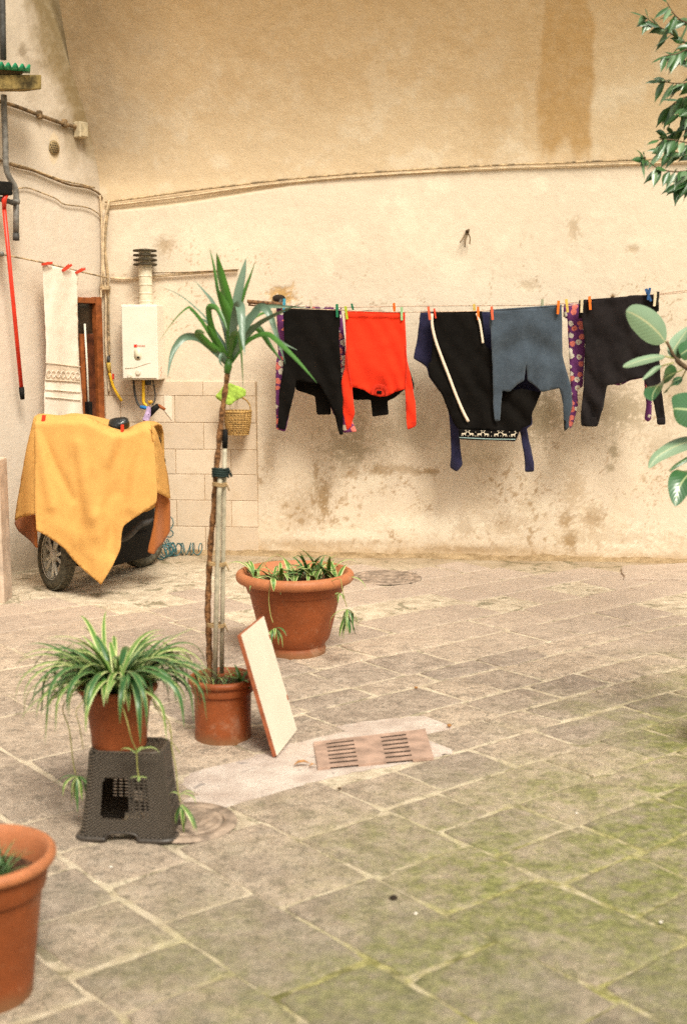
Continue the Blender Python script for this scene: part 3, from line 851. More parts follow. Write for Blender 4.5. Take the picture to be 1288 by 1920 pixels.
# crumbled earth and plaster at the foot of the wall
n = 260; vs = []; fs = []
for i in range(n + 1):
    sx = s0 + 0.3 + (5.2) * i / n
    w = 0.05 + 0.16 * float(fbm(sx * 2.2, 0.3, 200, 5, .6)) ** 1.4
    hgt = 0.012 + 0.05 * float(fbm(sx * 4.5, 3.3, 201, 5, .6)) ** 2
    for (dn, z) in ((-0.02, hgt * 1.3), (w * .35, hgt * .8), (w * .7, hgt * .35), (w, -0.002)):
        p = WA + WT * sx + WN * (dn + random.uniform(-.006, .006)); vs.append((p.x, p.y, z))
for i in range(n):
    for k in range(3):
        a = i * 4 + k; fs.append((a, a + 4, a + 5, a + 1))
m = MB(); m.add(vs, fs); 
g = G("wall_foot_dirt")
a = g.mix(g.step(g.noise(9, 7, .7), .3, .7), (0.25, 0.165, 0.085), (0.50, 0.36, 0.21))
M['dirt'] = g.done(a, 0.95, g.bump(g.noise(35, 8, .75), 0.8, .02), spec=.1)
o = m.build('dirt_strip', M['dirt']); tag(o, 'crumbled plaster and earth lying along the foot of the back wall', 'dirt', kind='stuff')

# peg-holes, bits of litter
def pebble(px, py, r, mat, name, label, cat, fl=.6):
    c = at_floor(px, py)
    bm_ = bmesh.new(); bmesh.ops.create_icosphere(bm_, subdivisions=2, radius=r)
    for v in bm_.verts: v.co = Vector((v.co.x * random.uniform(.8, 1.2), v.co.y * random.uniform(.8, 1.2), v.co.z * fl))
    me = bpy.data.meshes.new(name); bm_.to_mesh(me); bm_.free(); me.materials.append(mat)
    o = bpy.data.objects.new(name, me); COL.objects.link(o); o.location = c + UP * (r * fl + .008)
    tag(o, label, cat); return o
M['leaf_dry'] = simple("dry_leaf", (0.42, 0.20, 0.07), .8, .2)
M['pale_stone'] = simple("pale_pebble", (0.85, 0.76, 0.66), .8, .1)
pebble(842, 1366, .011, M['leaf_dry'], 'dry_leaf', 'small rusty scrap on the paving just right of the drain cover', 'litter')
pebble(780, 1294, .009, M['leaf_dry'], 'dry_leaf', 'small rusty scrap on the paving between the large pot and the drain cover', 'litter')
pebble(636, 1483, .008, M['dark_wood'], 'twig_scrap', 'tiny dark scrap on the paving below the drain cover', 'litter', .4)
pebble(779, 1719, .0055, M['pale_stone'], 'pebble', 'small white pebble on the mossy paving in the foreground', 'pebble', .5)
pebble(1080, 1530, .0055, M['pale_stone'], 'pebble', 'small white pebble on the green mossy paving at the right', 'pebble', .5)
pebble(1238, 1735, .0055, M['pale_stone'], 'pebble', 'small white pebble near the bottom right corner of the paving', 'pebble', .5)
pebble(209, 1631, .0055, M['pale_stone'], 'pebble', 'small pale pebble on the paving below the wicker stool', 'pebble', .4)
pebble(738, 1690, .013, M['pit'], 'plug', 'small dark plug in a paving stone in the foreground', 'plug', .4)
# dry leaf on the cement by the drain
c = at_floor(565, 1440); m = MB()
m.strip([c + Vector((-.03, 0, .012)), c + Vector((-.01, .005, .02)), c + Vector((.012, .008, .022)), c + Vector((.035, .012, .014))], [.004, .026, .022, .003], Vector((0, 1, 0)), .5)
m.strip([c + Vector((.03, -.02, .012)), c + Vector((.045, -.012, .02)), c + Vector((.06, -.004, .014))], [.003, .016, .003], Vector((0, 1, 0)), .5)
o = m.build('dry_leaf', M['leaf_dry']); tag(o, 'curled dry leaf on the cement left of the drain cover', 'leaf')

# =================================================================== FIXTURES ON THE WALLS
def tubes(name, mat, pts3, r, parent=None, n=8, sub=5):
    m = MB(); m.tube(smooth_path(pts3, sub), r, n); return m.build(name, mat, parent)
L = lambda lst, off=0.02: [leftp(x, y, off) for x, y in lst]
W_ = lambda lst, off=0.02: [wallp(x, y, off) for x, y in lst]

# cables along the vault springing
def wcable(pts, r, off, mat, label, name='wall_cable'):
    m = MB(); P = []
    for (x, y) in pts:
        p = wallp(x, y, off); o_ = float(prof(p.z)); P.append(wallp(x, y, off + o_))
    m.tube(smooth_path(P, 6), r, 7)
    o = m.build(name, mat); tag(o, label, 'cable'); return o
wcable([(198,379),(260,371),(340,360),(420,350),(520,338),(640,327),(760,319),(900,311),(1030,306),(1180,300),(1300,296),(1420,294)], .008, .024, M['cable'], 'upper of the two cables running the whole width of the back wall under the vault')
wcable([(200,386),(260,379),(340,369),(420,357),(520,344),(640,333),(760,325),(900,317),(1030,312),(1180,307),(1300,303),(1420,300)], .006, .022, M['cable_pale'], 'lower pale cable of the pair running across the back wall under the vault')
o = tubes('wall_pipe', M['cable_pale'], W_([(208,521),(240,523),(300,517),(380,511),(446,507)], .03), .010); tag(o, 'thin painted pipe running right from the corner behind the heater flue', 'pipe')
o = tubes('wall_cable', M['cable_dark'], W_([(268,512),(330,511),(400,508),(448,505)], .045), .004); tag(o, 'thin dark cable lying on the painted pipe right of the heater flue', 'cable')

# left wall
o = tubes('conduit', M['cable_dark'], L([(-30,178),(0,190),(30,199),(75,216),(120,232),(148,239)], .025), .014); tag(o, 'dark conduit sloping down the side wall into a junction box', 'conduit')
for (x, y) in ((75, 215), (122, 231)):
    m = MB(); c = leftp(x, y, .02); m.box(c, (.035, .05, .055)); bevel(m.build('conduit_clip', M['cable_dark'], o, smooth=False), .006)
c = leftp(152, 244, .035)
RL = Matrix.Rotation(math.atan2(LT.y, LT.x), 3, 'Z')
m = MB(); m.box(c, (.085, .07, .115), RL); jb = bevel(m.build('junction_box', simple("old_box_plastic", (.52,.42,.27), .7, .15), smooth=False), .008, 2); tag(jb, 'small junction box high on the side wall at the end of the dark conduit', 'junction box')
m = MB(); m.box(c + LN * .038, (.070, .006, .098), RL); bevel(m.build('cover', simple("old_box_cover", (.47,.38,.24), .7, .15), jb, smooth=False), .003, 2)
# round vent
c = leftp(102, 277, .006)
def disc_on(c, N, R, t, n=32):
    m = MB(); a = N.orthogonal().normalized(); a = UP; b = N.cross(a).normalized()
    vs = []
    for d in (0, t):
        for k in range(n):
            w = 2 * math.pi * k / n; vs.append(c + a * math.cos(w) * R + b * math.sin(w) * R + N * d)
    fs = [(k, (k + 1) % n, n + (k + 1) % n, n + k) for k in range(n)] + [tuple(range(n, 2 * n))]
    m.add(vs, fs); return m, a, b
m, a, b = disc_on(c, LN, .052, .006)
v = m.build('round_vent', simple("vent_plate", (.33, .23, .11), .7, .1)); tag(v, 'small round perforated vent in a pale plaster ring on the side wall', 'vent')
m = MB()
for i in range(-3, 4):
    for j in range(-3, 4):
        if i * i + j * j > 6: continue
        q = c + a * i * .0165 + b * (j * .0165 + (.008 if i % 2 else 0)) + LN * .0085
        vs = [q + a * math.cos(2 * math.pi * k / 8) * .0055 + b * math.sin(2 * math.pi * k / 8) * .0055 for k in range(8)]
        m.add(vs, [tuple(range(8))])
m.build('vent_hole', M['pit'], v, smooth=False)
P1 = L([(-30,289),(0,300),(30,312),(60,319),(95,333),(130,346),(165,352),(185,362),(192,372)], .02)
o = tubes('wall_cable', M['cable_dark'], P1, .0085); tag(o, 'thick dusty cable sagging across the side wall into the corner', 'cable')
P1 = L([(20,305),(58,316),(90,328),(125,340),(155,346),(178,352)], .045)
o = tubes('wall_cable', M['cable'], P1, .006); tag(o, 'thinner cable twisted above the thick dusty one on the side wall', 'cable')
o = tubes('wall_cable', M['cable'], L([(20,356),(50,352),(75,360),(105,372),(122,383),(160,388),(180,397),(190,410),(192,450)], .02), .005); tag(o, 'thin lower cable looping over the side wall and turning down into the corner', 'cable')
o = tubes('corner_cable', M['cable_pale'], L([(188,366),(191,400),(192,450),(192,500),(190,560),(189,600)], .03), .007); tag(o, 'pale cable dropping straight down the side wall beside the corner', 'cable')
o = tubes('corner_cable', M['cable'], W_([(206,378),(200,420),(198,470),(203,520),(204,600),(205,640),(206,668)], .03), .009); tag(o, 'thicker brownish pipe running down the corner to the gas hose', 'cable')
o = tubes('corner_cable', M['cable_pale'], W_([(205,375),(196,420),(194,470),(196,520),(199,560),(199,640),(203,700),(205,735)], .035), .008); tag(o, 'pale painted pipe beside the brownish one in the corner', 'cable')
m = MB(); c = wallp(200, 540, .05); m.box(c, (.06, .05, .03)); m.box(wallp(192, 537, .05), (.03, .03, .035)); o = bevel(m.build('pipe_clamp', M['cable'], smooth=False), .004); tag(o, 'small clamp holding the pipes in the corner', 'clamp')

# gas tail: valve, yellow tape and hose
t = thing('gas_hose', 'yellow gas hose hanging from a taped tap low in the corner', 'hose', wallp(206, 690, .05))
m = MB(); m.tube(W_([(204,668),(204,680)], .05), .012, 8); m.build('tap', M['dark_grey'], t)
m = MB(); m.tube(W_([(204,680),(206,700)], .05), [.017, .014], 8); m.build('tape', simple("yellow_tape", (.55,.36,.06), .6, .2), t)
m = MB(); m.tube(smooth_path(W_([(206,700),(212,722),(220,738),(229,752)], .06), 5), .0115, 8); m.build('hose', M['yellow_tube'], t)
m = MB(); m.box(wallp(213, 706, .06), (.012, .02, .045)); m.build('handle', M['red_plastic'], t, smooth=False)

# --------- water heater
RW = Matrix.Rotation(math.atan2(WT.y, WT.x), 3, 'Z')
hx0, hx1, hd = 227, 293, 0.235
c0 = wallp(226, 571, hd); c1 = wallp(294, 571, hd); cb = wallp(260, 712.5, hd)
t = thing('water_heater', 'white wall mounted gas water heater with a louvred flue', 'water heater', wallp(260, 712, .1))
ctr = (wallp(226, 571, hd) + wallp(295, 571, hd)) / 2
zt, zb = c0.z, cb.z
wd = (c1 - c0).length
ctr = c0.lerp(c1, .5) - WN * (hd / 2) ; ctr.z = (zt + zb) / 2
def hp(x, y, z):   # heater frame: x along wall, y out from front, z up from bottom
    q = c0 + WT * x + WN * y; q.z = zb + z; return q
H = zt - zb
m = MB(); m.box(ctr, (wd, hd - .01, H), RW); bevel(m.build('casing', M['white_enamel'], t, smooth=False), .010, 3)
m = MB(); m.box(hp(wd * .5, .003, H * .5), (wd * .93, .006, H * .95), RW); fp = bevel(m.build('front_panel', M['white_enamel'], t, smooth=False), .004, 2)
def oval(c, a, b, RX, RZ, d, n=24):
    m = MB(); vs = []
    for dd in (0, d):
        for k in range(n):
            w = 2 * math.pi * k / n; e = 0.75
            vs.append(c + a * math.copysign(abs(math.cos(w)) ** e, math.cos(w)) * RX + b * math.copysign(abs(math.sin(w)) ** e, math.sin(w)) * RZ + WN * dd)
    m.add(vs, [(k, (k + 1) % n, n + (k + 1) % n, n + k) for k in range(n)] + [tuple(range(n, 2 * n))]); return m
m = oval(hp(wd * .46, .006, H * .345), WT, UP, .030, .046, .003); m.build('display_window', simple("cream_window", (.74,.64,.47), .4, .03), fp)
m = oval(hp(wd * .47, .009, H * .30), WT, UP, .011, .008, .002); m.build('lamp_hole', M['pit'], fp)
m = MB(); m.box(hp(wd * .40, .008, H * .455), (.022, .004, .020), RW); m.build('badge', M['red_plastic'], fp, smooth=False)
m = MB()
for k in range(5): m.box(hp(wd * .47 + k * .0125, .0075, H * .455), (.008, .003, .013), RW)
m.build('badge_lettering', simple("faded_red_print", (.62, .30, .22), .6, .05), fp, smooth=False)
def knob(x, z, r, d):
    m = MB(); c = hp(x, .006, z)
    vs = []; n = 20; pr = [(r * 1.15, 0), (r * 1.15, d * .25), (r * .9, d * .3), (r * .78, d), (0.0005, d)]
    for rr_, dd in pr:
        for k in range(n):
            w = 2 * math.pi * k / n; vs.append(c + WT * math.cos(w) * rr_ + UP * math.sin(w) * rr_ + WN * dd)
    fs = [(i * n + k, i * n + (k + 1) % n, (i + 1) * n + (k + 1) % n, (i + 1) * n + k) for i in range(len(pr) - 1) for k in range(n)]
    m.add(vs, fs); return auto_sharp(m.build('knob', simple("cream_knob", (.72,.63,.50), .4, .03), t))
knob(wd * .46, H * .10, .020, .014); knob(wd * .22, H * .055, .016, .018)
m = MB(); m.tube([hp(wd * .10, .008, H * .155), hp(wd * .35, .008, H * .165), hp(wd * .80, .008, H * .235)], .0022, 6); m.build('groove', simple("groove_line", (.60,.50,.38), .6, .05), fp)
# side sticker
m = MB(); sx = c1 - WN * .10
for k in range(4): 
    q = c1 - WN * (.085 + .022 * (k % 2)) + WT * .001; q.z = zb + H * (.06 + .035 * k)
    m.box(q, (.002, .018, .016), RW)
m.build('side_sticker', simple("faded_red_print2", (.66, .38, .28), .6, .05), t, smooth=False)
# flue
fx, fy = hp(wd * .60, -hd * .52, H), None
def flue_pt(z): q = fx.copy(); q.z = z; return q
zf = wallp(266, 496, hd * .48).z; z_top = wallp(266, 470, hd * .48).z
m = MB(); m.lathe([(.050, 0), (.050, (zf - zt))], 28, flue_pt(zt)); m.build('flue_pipe', M['flue'], t)
for k, zz in enumerate((.02, .08, .145, .21, .265, .33)):
    if zt + zz < zf:
        m = MB(); m.lathe([(.0505, 0), (.0535, .003), (.0535, .010), (.0505, .013)], 28, flue_pt(zt + zz)); m.build('band', M['flue'], t)
for k in range(4):
    zz = zf + (z_top - zf) * k / 3.0
    m = MB(); m.lathe([(.045, .0), (.088, -.008), (.092, -.003), (.088, .006), (.045, .012), (.02, .013)], 32, flue_pt(zz)); m.build('louvre', M['black_metal'], t)
m = MB(); m.lathe([(.047, -.01), (.047, z_top - zf)], 20, flue_pt(zf)); m.build('cowl_core', M['flue'], t)
# pipes below
m = MB(); m.tube(smooth_path([wallp(251,712,.12), wallp(253,735,.12), wallp(258,755,.12), wallp(265,764,.13)], 5), .009, 8); m.build('water_pipe', M['dark_grey'], t)
m = MB(); m.tube(smooth_path([wallp(269,712,.14), wallp(269.5,740,.14), wallp(270,755,.14), wallp(278,762,.14)], 5), .012, 8); m.build('gas_pipe', M['yellow_tube'], t)
m = MB(); m.tube(smooth_path([wallp(287,712,.12), wallp(291,735,.12), wallp(291,750,.12), wallp(286,760,.13)], 5), .006, 8); m.build('water_pipe', M['dark_grey'], t)
m = MB(); m.tube(W_([(277,712),(277,722)], .1), .03, 10); m.build('burner_box', M['dark_grey'], t)
# blue tap, gloves and tools stuck behind the pipes
m = MB(); m.tube(W_([(264,763),(276,765),(284,768)], .16), .014, 8); o = m.build('tap', M['blue_plastic']); tag(o, 'small blue tap handle under the water heater', 'tap')
m = MB(); m.tube(W_([(280,757),(286,752)], .16), .012, 8); m.tube(W_([(284,757),(278,752)], .16), .008, 8); o = m.build('valve', simple("brass_valve", (.6,.32,.03), .4, .1)); tag(o, 'little brass and yellow valve under the water heater', 'valve')
t = thing('screwdriver', 'black and red handled screwdriver with a brown tip stuck behind the heater pipes', 'tool', wallp(290, 770, .18))
m = MB(); m.tube(W_([(272,790),(281,776)], .2), [.016, .02], 8); m.build('grip', M['red_plastic'], t)
m = MB(); m.tube(W_([(280,778),(288,768),(298,760)], .2), [.022, .026, .02], 8); m.build('handle', M['dark_plastic'], t)
m = MB(); m.tube(W_([(297,760),(310,768)], .2), [.014, .012], 8); m.build('tip', M['brown_wood'], t)
m = MB(); m.strip(smooth_path(W_([(280,762),(279,775),(274,789)], .22), 4), [.03, .032, .034, .04, .043, .046, .048, .05, .05][:9], WT, .6); o = m.build('cloth_scrap', simple("lilac_cloth", (.55,.40,.62), .9, .2)); tag(o, 'white and lilac rag hanging under the water heater', 'rag')
m = MB(); m.hexa(W_([(308,741),(323,742),(323,788),(309,770)], .024), WN * .001)
o = m.build('paper_scrap', M['paper'], smooth=False); tag(o, 'torn pale sheet stuck on the painted blocks right of the heater', 'paper')

# --------- door on the left wall
t = thing('side_door', 'narrow brown framed door with a dark pane, half hidden behind the white towel', 'door', leftp(165, 800, .0))
def lbox(x0, x1, y0, y1, o0, o1, name, mat, par=t, bv=.004):
    a, b, c_, d_ = leftp(x0, y1, o0), leftp(x1, y1, o0), leftp(x1, y0, o0), leftp(x0, y0, o0)
    zb_, zt_ = (a.z + b.z) / 2, (c_.z + d_.z) / 2
    A = Vector((d_.x, d_.y, zb_)); B = Vector((c_.x, c_.y, zb_)); C = Vector((c_.x, c_.y, zt_)); D = Vector((d_.x, d_.y, zt_))
    m = MB(); m.hexa([A, B, C, D], LN * (o1 - o0)); return bevel(m.build(name, mat, par, smooth=False), bv, 2)
zdb = 1066
lbox(96, 171, 557, 568, .0, .05, 'frame', M['brown_wood'])
lbox(171, 182, 557, zdb, .0, .052, 'frame', M['brown_wood'])
lbox(85, 95, 557, zdb, .0, .052, 'frame', M['brown_wood'])
lbox(95.5, 146, 568.5, zdb, .0, .012, 'pane', M['glass_dark'])
lbox(146, 170.5, 568.5, 625, .0, .014, 'pane', M['glass_dark'])
lbox(146, 154, 626, zdb, .0, .030, 'stile', M['brown_wood'])
lbox(155, 170.5, 626, zdb, .0, .036, 'leaf', simple("dark_brown_panel", (.115, .030, .010), .6, .3, 10))
o = m = MB(); m.tube([leftp(159.5, 607, .05), leftp(164, 690, .05), leftp(167, 772, .05)], .0075, 8); m.build('rod', M['white_plastic'], t)
m = MB(); m.box(leftp(167, 768, .05), (.04, .04, .12), RL); m.build('bolt', M['dark_plastic'], t, smooth=False)

# --------- things at the far left edge
t = thing('drain_pipe', 'dark grey bent pipe coming down the side wall at the left edge', 'pipe', leftp(10, 300, .12))
m = MB(); m.tube(L([(4,-60),(5,0),(6,60),(7,112)], .14), .021, 10); m.build('pipe', M['dark_grey'], t)
m = MB(); m.tube(smooth_path(L([(8,178),(9,220),(11,270),(12,310),(17,330),(27,347),(31,362),(31,380)], .14), 5), .0205, 10); m.build('pipe', M['grey_pipe'], t)
m = MB(); m.tube(L([(31,380),(31,436)], .14), .0205, 10); m.tube(L([(31,374),(31,382)], .14), .027, 10); m.build('pipe', M['grey_pipe'], t)
m = MB(); m.tube(L([(31,437),(31,451)], .14), .023, 10); m.build('nozzle', M['dark_grey'], t)
m = MB(); m.tube(L([(-4,372),(12,376),(30,382)], .16), .018, 8); m.build('bracket', M['dark_grey'], t)
# plank shelf with green scalloped tray
t = thing('plank_shelf', 'mossy wooden plank jutting out at the top left edge', 'shelf', leftp(20, 160, .2))
m = MB(); m.hexa([leftp(-60,172,.15), leftp(47,172,.15), leftp(47,145,.15), leftp(-60,145,.15)], LN * .16); bevel(m.build('plank', simple("mossy_plank", (.24, .17, .06), .9, .4, 12, bump=.6, bscale=50, bdist=.01), t, smooth=False), .006)
m = MB(); m.hexa([leftp(-60,144,.15), leftp(16,144,.15), leftp(16,132,.15), leftp(-60,132,.15)], LN * .14); bevel(m.build('block', M['dark_wood'], t, smooth=False), .006)
m = MB(); n = 90; vs = []; fs = []
for i in range(n + 1):
    x = -70 + 127 * i / n
    sc = abs(math.sin(math.pi * (x + 3) / 13.0)) * 9
    top = leftp(x, 124 - sc + x * .09, .36); mid = leftp(x, 126 + x * .1, .34); bot = leftp(x, 135 + x * .02, .18)
    vs += [top + UP * 0, mid, bot]
for i in range(n):
    for k in range(2):
        a = i * 3 + k; fs.append((a, a + 3, a + 4, a + 1))
m.add(vs, fs); o = m.build('green_tray', M['green_plastic']); sm_ = o.modifiers.new('s', 'SOLIDIFY'); sm_.thickness = .006
tag(o, 'green plastic tray with a scalloped rim lying on the plank at the top left', 'tray')
# broom
t = thing('broom', 'broom hanging upside down at the left edge, black head and long red handle', 'broom', leftp(20, 560, .1))
m = MB(); m.tube([leftp(8, 385, .16), leftp(25, 560, .13), leftp(41, 728, .10)], .0145, 10); m.build('handle', M['red_plastic'], t)
m = MB(); m.tube([leftp(41, 726, .10), leftp(42, 738, .10), leftp(43, 749, .10)], [.019, .018, .015], 10); m.build('tip', M['dark_plastic'], t)
m = MB(); m.box(leftp(2, 353, .17), (.16, .07, .09), RL @ Matrix.Rotation(.05, 3, 'Y')); bevel(m.build('head', M['dark_plastic'], t, smooth=False), .012, 2)
m = MB(); m.tube([leftp(13, 364, .18), leftp(8, 374, .18), leftp(9, 388, .17)], [.016, .020, .015], 8); m.build('socket', M['red_plastic'], t)

# towel line on the left wall
o = tubes('towel_line', M['cable'], [leftp(-20, 470, .14), leftp(0, 476, .14), leftp(80, 492, .13), leftp(150, 509, .12), leftp(203, 521, .06)], .006)
tag(o, 'thin metal line along the side wall carrying the white towel', 'line')
m = MB(); m.tube([leftp(4, 476, .0), leftp(4, 476, .15)], .018, 8); o2 = m.build('hook', M['grey_pipe'], o)

# hook with strings on the back wall
t = thing('wall_hook', 'rusty hook with frayed strings sticking out of the bare wall above the clothes', 'hook', wallp(876, 436, 0))
m = MB(); m.tube(W_([(876, 440), (876, 434)], .0) + [wallp(876, 433, .07)], [.016, .016, .012], 8); m.build('bracket', M['dark_wood'], t)
for pts in ([(872,438),(868,446),(862,455)], [(876,438),(872,450),(871,464)], [(878,438),(881,447),(880,458)], [(874,436),(878,430),(880,432)]):
    m = MB(); m.tube(smooth_path(W_(pts, .06), 4), .0045, 6); m.build('string', M['cable_dark'], t)
m = MB(); m.lathe([(.001, 0), (.012, .002), (.001, .006)], 12, (0, 0, 0)); 
o = m.build('peg_stub', M['cable_dark']); o.location = wallp(1148, 556, .01); o.rotation_euler = (math.radians(90), 0, 0); tag(o, 'small rusty stub in the wall above the black jumper', 'stub')

# bracket bar of the clothesline
t = thing('line_bracket', 'rusty bar from a raw hole in the wall, holding the left clothesline end', 'bracket', wallp(520, 568, .1))
pA, pB, pC, pD = wallp(466, 569, .46), wallp(530, 573, .40), wallp(530, 560, .0), wallp(505, 560, 0)
m = MB(); m.tube([wallp(464, 565, .47), wallp(500, 568, .42), wallp(534, 571, .36)], .013, 8); m.build('bar', simple("rusty_bar", (.22,.11,.05), .8, .4, 40), t)
m = MB(); m.tube([wallp(466, 571, .46), wallp(500, 574, .42), wallp(534, 576, .36)], .009, 8); m.build('bar', M['dark_wood'], t)
m = MB(); m.tube([wallp(522, 571, .38), wallp(526, 566, .20), wallp(527, 562, .0)], .012, 8); m.build('arm', M['dark_grey'], t)
m = MB(); m.lathe([(.001, .004), (.045, .004), (.05, .0)], 20, (0, 0, 0)); o = m.build('hole', M['pit'], t); 
o.matrix_parent_inverse = Matrix.Identity(4); o.location = wallp(523, 559, .012) - Vector(t.location); o.rotation_euler = (math.radians(90), 0, 0); o.scale = (1, .55, 1)

# =================================================================== CLOTHESLINE
OFF_F, OFF_B = 0.46, 0.36
def rope(pts, off, r, label):
    m = MB(); m.tube(smooth_path([wallp(x, y, off) for x, y in pts], 8), r, 6)
    o = m.build('clothesline', M['rope']); tag(o, label, 'clothesline'); return o
rope([(466,570),(500,574),(545,578),(640,581.5),(700,584),(760,585),(860,584),(960,581),(1050,575),(1100,567),(1180,558),(1234,553),(1290,547),(1480,528)], OFF_F, .0035, 'nearer of the two clotheslines, carrying the red and slate tops')
rope([(466,568),(530,573),(640,576),(760,574),(900,573),(1010,572),(1055,569),(1120,562),(1234,551),(1290,544),(1480,524)], OFF_B, .0035, 'farther of the two clotheslines, running slightly above the nearer one')

ZS = [(440, 480, .3261), (740, 520, .4255)]
def z5(pts): return [(740 + x * .4255, 520 + y * .4255) for x, y in pts]
def z4(pts): return [(440 + x * .3261, 480 + y * .3261) for x, y in pts]
def z3(pts): return [(x * .3261, 740 + y * .3261) for x, y in pts]
def cloth(name, outline, mat, posf, parent=None, fold=None, thick=.006, step=5.0, round_=True, flap=None, puff=0.0):
    """outline in photo pixels -> filled, folded, double-faced cloth hanging where posf puts it"""
    P = [Vector(p) for p in outline]
    if round_:
        Q = []
        for i in range(len(P)):
            a, b, c = P[i - 1], P[i], P[(i + 1) % len(P)]
            ra = min(3.0, (a - b).length * .3); rc = min(3.0, (c - b).length * .3)
            Q += [b + (a - b).normalized() * ra, b * .5 + (b + (a - b).normalized() * ra) * .25 + (b + (c - b).normalized() * rc) * .25, b + (c - b).normalized() * rc]
        P = Q
    ring = []
    for i in range(len(P)):
        a, b = P[i], P[(i + 1) % len(P)]
        k = max(1, int(round((b - a).length / step)))
        for t_ in range(k): ring.append(a.lerp(b, t_ / k))
    n = len(ring)
    rx = np.array([p.x for p in ring]); ry = np.array([p.y for p in ring])
    # slight waviness of the hems
    nx = fbm(rx / 14, ry / 14, 5, 3) - .5; ny = fbm(rx / 14, ry / 14, 9, 3) - .5
    rx = rx + nx * 1.6; ry = ry + ny * 1.6
    gx, gy = np.meshgrid(np.arange(rx.min(), rx.max(), step), np.arange(ry.min(), ry.max(), step))
    gx = gx.ravel() + rng.uniform(-.8, .8, gx.size); gy = gy.ravel() + rng.uniform(-.8, .8, gy.size)
    poly = list(zip(rx, ry))
    ok = inside(poly, gx, gy)
    dd = np.full(gx.shape, 1e9)
    for x, y in poly: dd = np.minimum(dd, np.hypot(gx - x, gy - y))
    ok &= dd > step * .55
    pts = [Vector((x, y)) for x, y in poly] + [Vector((x, y)) for x, y in zip(gx[ok], gy[ok])]
    edges = [(i, (i + 1) % n) for i in range(n)]
    v2, e2, f2, *_ = delaunay_2d_cdt(pts, edges, [], 1, 1e-4)
    X = np.array([v.x for v in v2]); Y = np.array([v.y for v in v2])
    D = fold(X, Y) if fold else np.zeros_like(X)
    if puff:
        de = np.full(X.shape, 1e9)
        for x, y in poly: de = np.minimum(de, np.hypot(X - x, Y - y))
        D = D + puff * np.sqrt(np.clip(de / 12.0, 0, 1))
    m = MB()
    V3 = [posf(x, y, d) for x, y, d in zip(X, Y, D)]
    m.add(V3, [tuple(f) for f in f2])
    if flap:                                     # the part folded back over the rope
        (xa, ya), (xb, yb), length = flap
        k = 16; vs = []; fs = []
        for i in range(k + 1):
            t_ = i / k; x, y = xa + (xb - xa) * t_, ya + (yb - ya) * t_
            p = posf(x, y, 0)
            w = .004 * math.sin(i * 1.7)
            for (dn, dz) in ((0, .0), (-.010, .007), (-.022, .004), (-.030 + w, -.05), (-.034 + w * 2, -length)):
                vs.append(p + WN * dn + UP * dz)
        for i in range(k):
            for j in range(4):
                a = i * 5 + j; fs.append((a, a + 5, a + 6, a + 1))
        m.add(vs, fs)
    o = m.build(name, mat, parent)
    s_ = o.modifiers.new('thickness', 'SOLIDIFY'); s_.thickness = thick; s_.offset = 0
    return o
def plane_pos(off):
    return lambda x, y, d: wallp(x, y, off + d)
def folds(top, bottom, amp=.014, wl=22.0, seed=1, slope=0.0):
    def f(X, Y):
        h = np.clip((Y - top) / (bottom - top), 0, 1)
        ph = fbm(X / 60, Y / 90, seed, 3) * 7
        a = np.sin(X / wl * 2 * math.pi * (1 - .15 * h) + ph + slope * Y)
        b = np.sin(X / wl * 2 * math.pi * .43 + ph * 1.7 + 2)
        return amp * (.25 + .75 * h) * (.6 * a + .6 * b) + amp * .8 * (fbm(X / 9, Y / 14, seed + 3, 3) - .5)
    return f

G_ = 'clothes drying on the line'
def garment(name, label, cat, outline, mat, off, fold, **k):
    o = cloth(name, outline, mat, plane_pos(off), fold=fold, **k)
    return tag(o, label, cat, G_)
# back row
garment('floral_shirt', 'purple floral print top hanging behind the leftmost black top', 'top',
        z4([(240,288),(400,286),(612,300),(634,480),(640,850),(702,1010),(626,1016),(565,905),(505,740),(355,716),(322,870),(292,1012),(240,996),(236,820),(238,620),(250,560),(244,400)]),
        M['floral'], OFF_B - .02, folds(573, 810, .012, 26, 3), flap=(z4([(240,288)])[0], z4([(612,300)])[0], .08))
garment('black_vest', 'black garment on the far line with a navy tab, seen under the leftmost black top', 'garment',
        z4([(330,330),(590,330),(560,700),(553,800),(552,912),(473,912),(462,805),(410,790),(352,770),(340,700)]),
        M['black_cloth'], OFF_B + .0, folds(585, 780, .008, 30, 5))
m_ = garment('black_vest', 'black garment on the far line peeking out below the red top with a black tab', 'garment',
        z4([(680,322),(755,312),(850,316),(970,326),(975,560),(1030,735),(1032,768),(985,762),(915,818),(876,834),(885,912),(792,924),(783,828),(682,826),(668,700)]),
        M['black_cloth'], OFF_B + .0, folds(585, 780, .008, 30, 6))
# black top, front left
bt = garment('black_pullover', 'plain black long sleeved top hanging upside down, leftmost on the line', 'top',
        z4([(280,303),(604,312),(600,480),(612,650),(622,800),(622,1026),(600,1027),(582,930),(541,832),(490,737),(425,726),(355,716),(343,790),(302,950),(292,1000),(248,990),(257,780),(275,680),(285,500)]),
        M['black_cloth'], OFF_F, folds(580, 810, .020, 36, 8), flap=(z4([(280,303)])[0], z4([(604,312)])[0], .12))
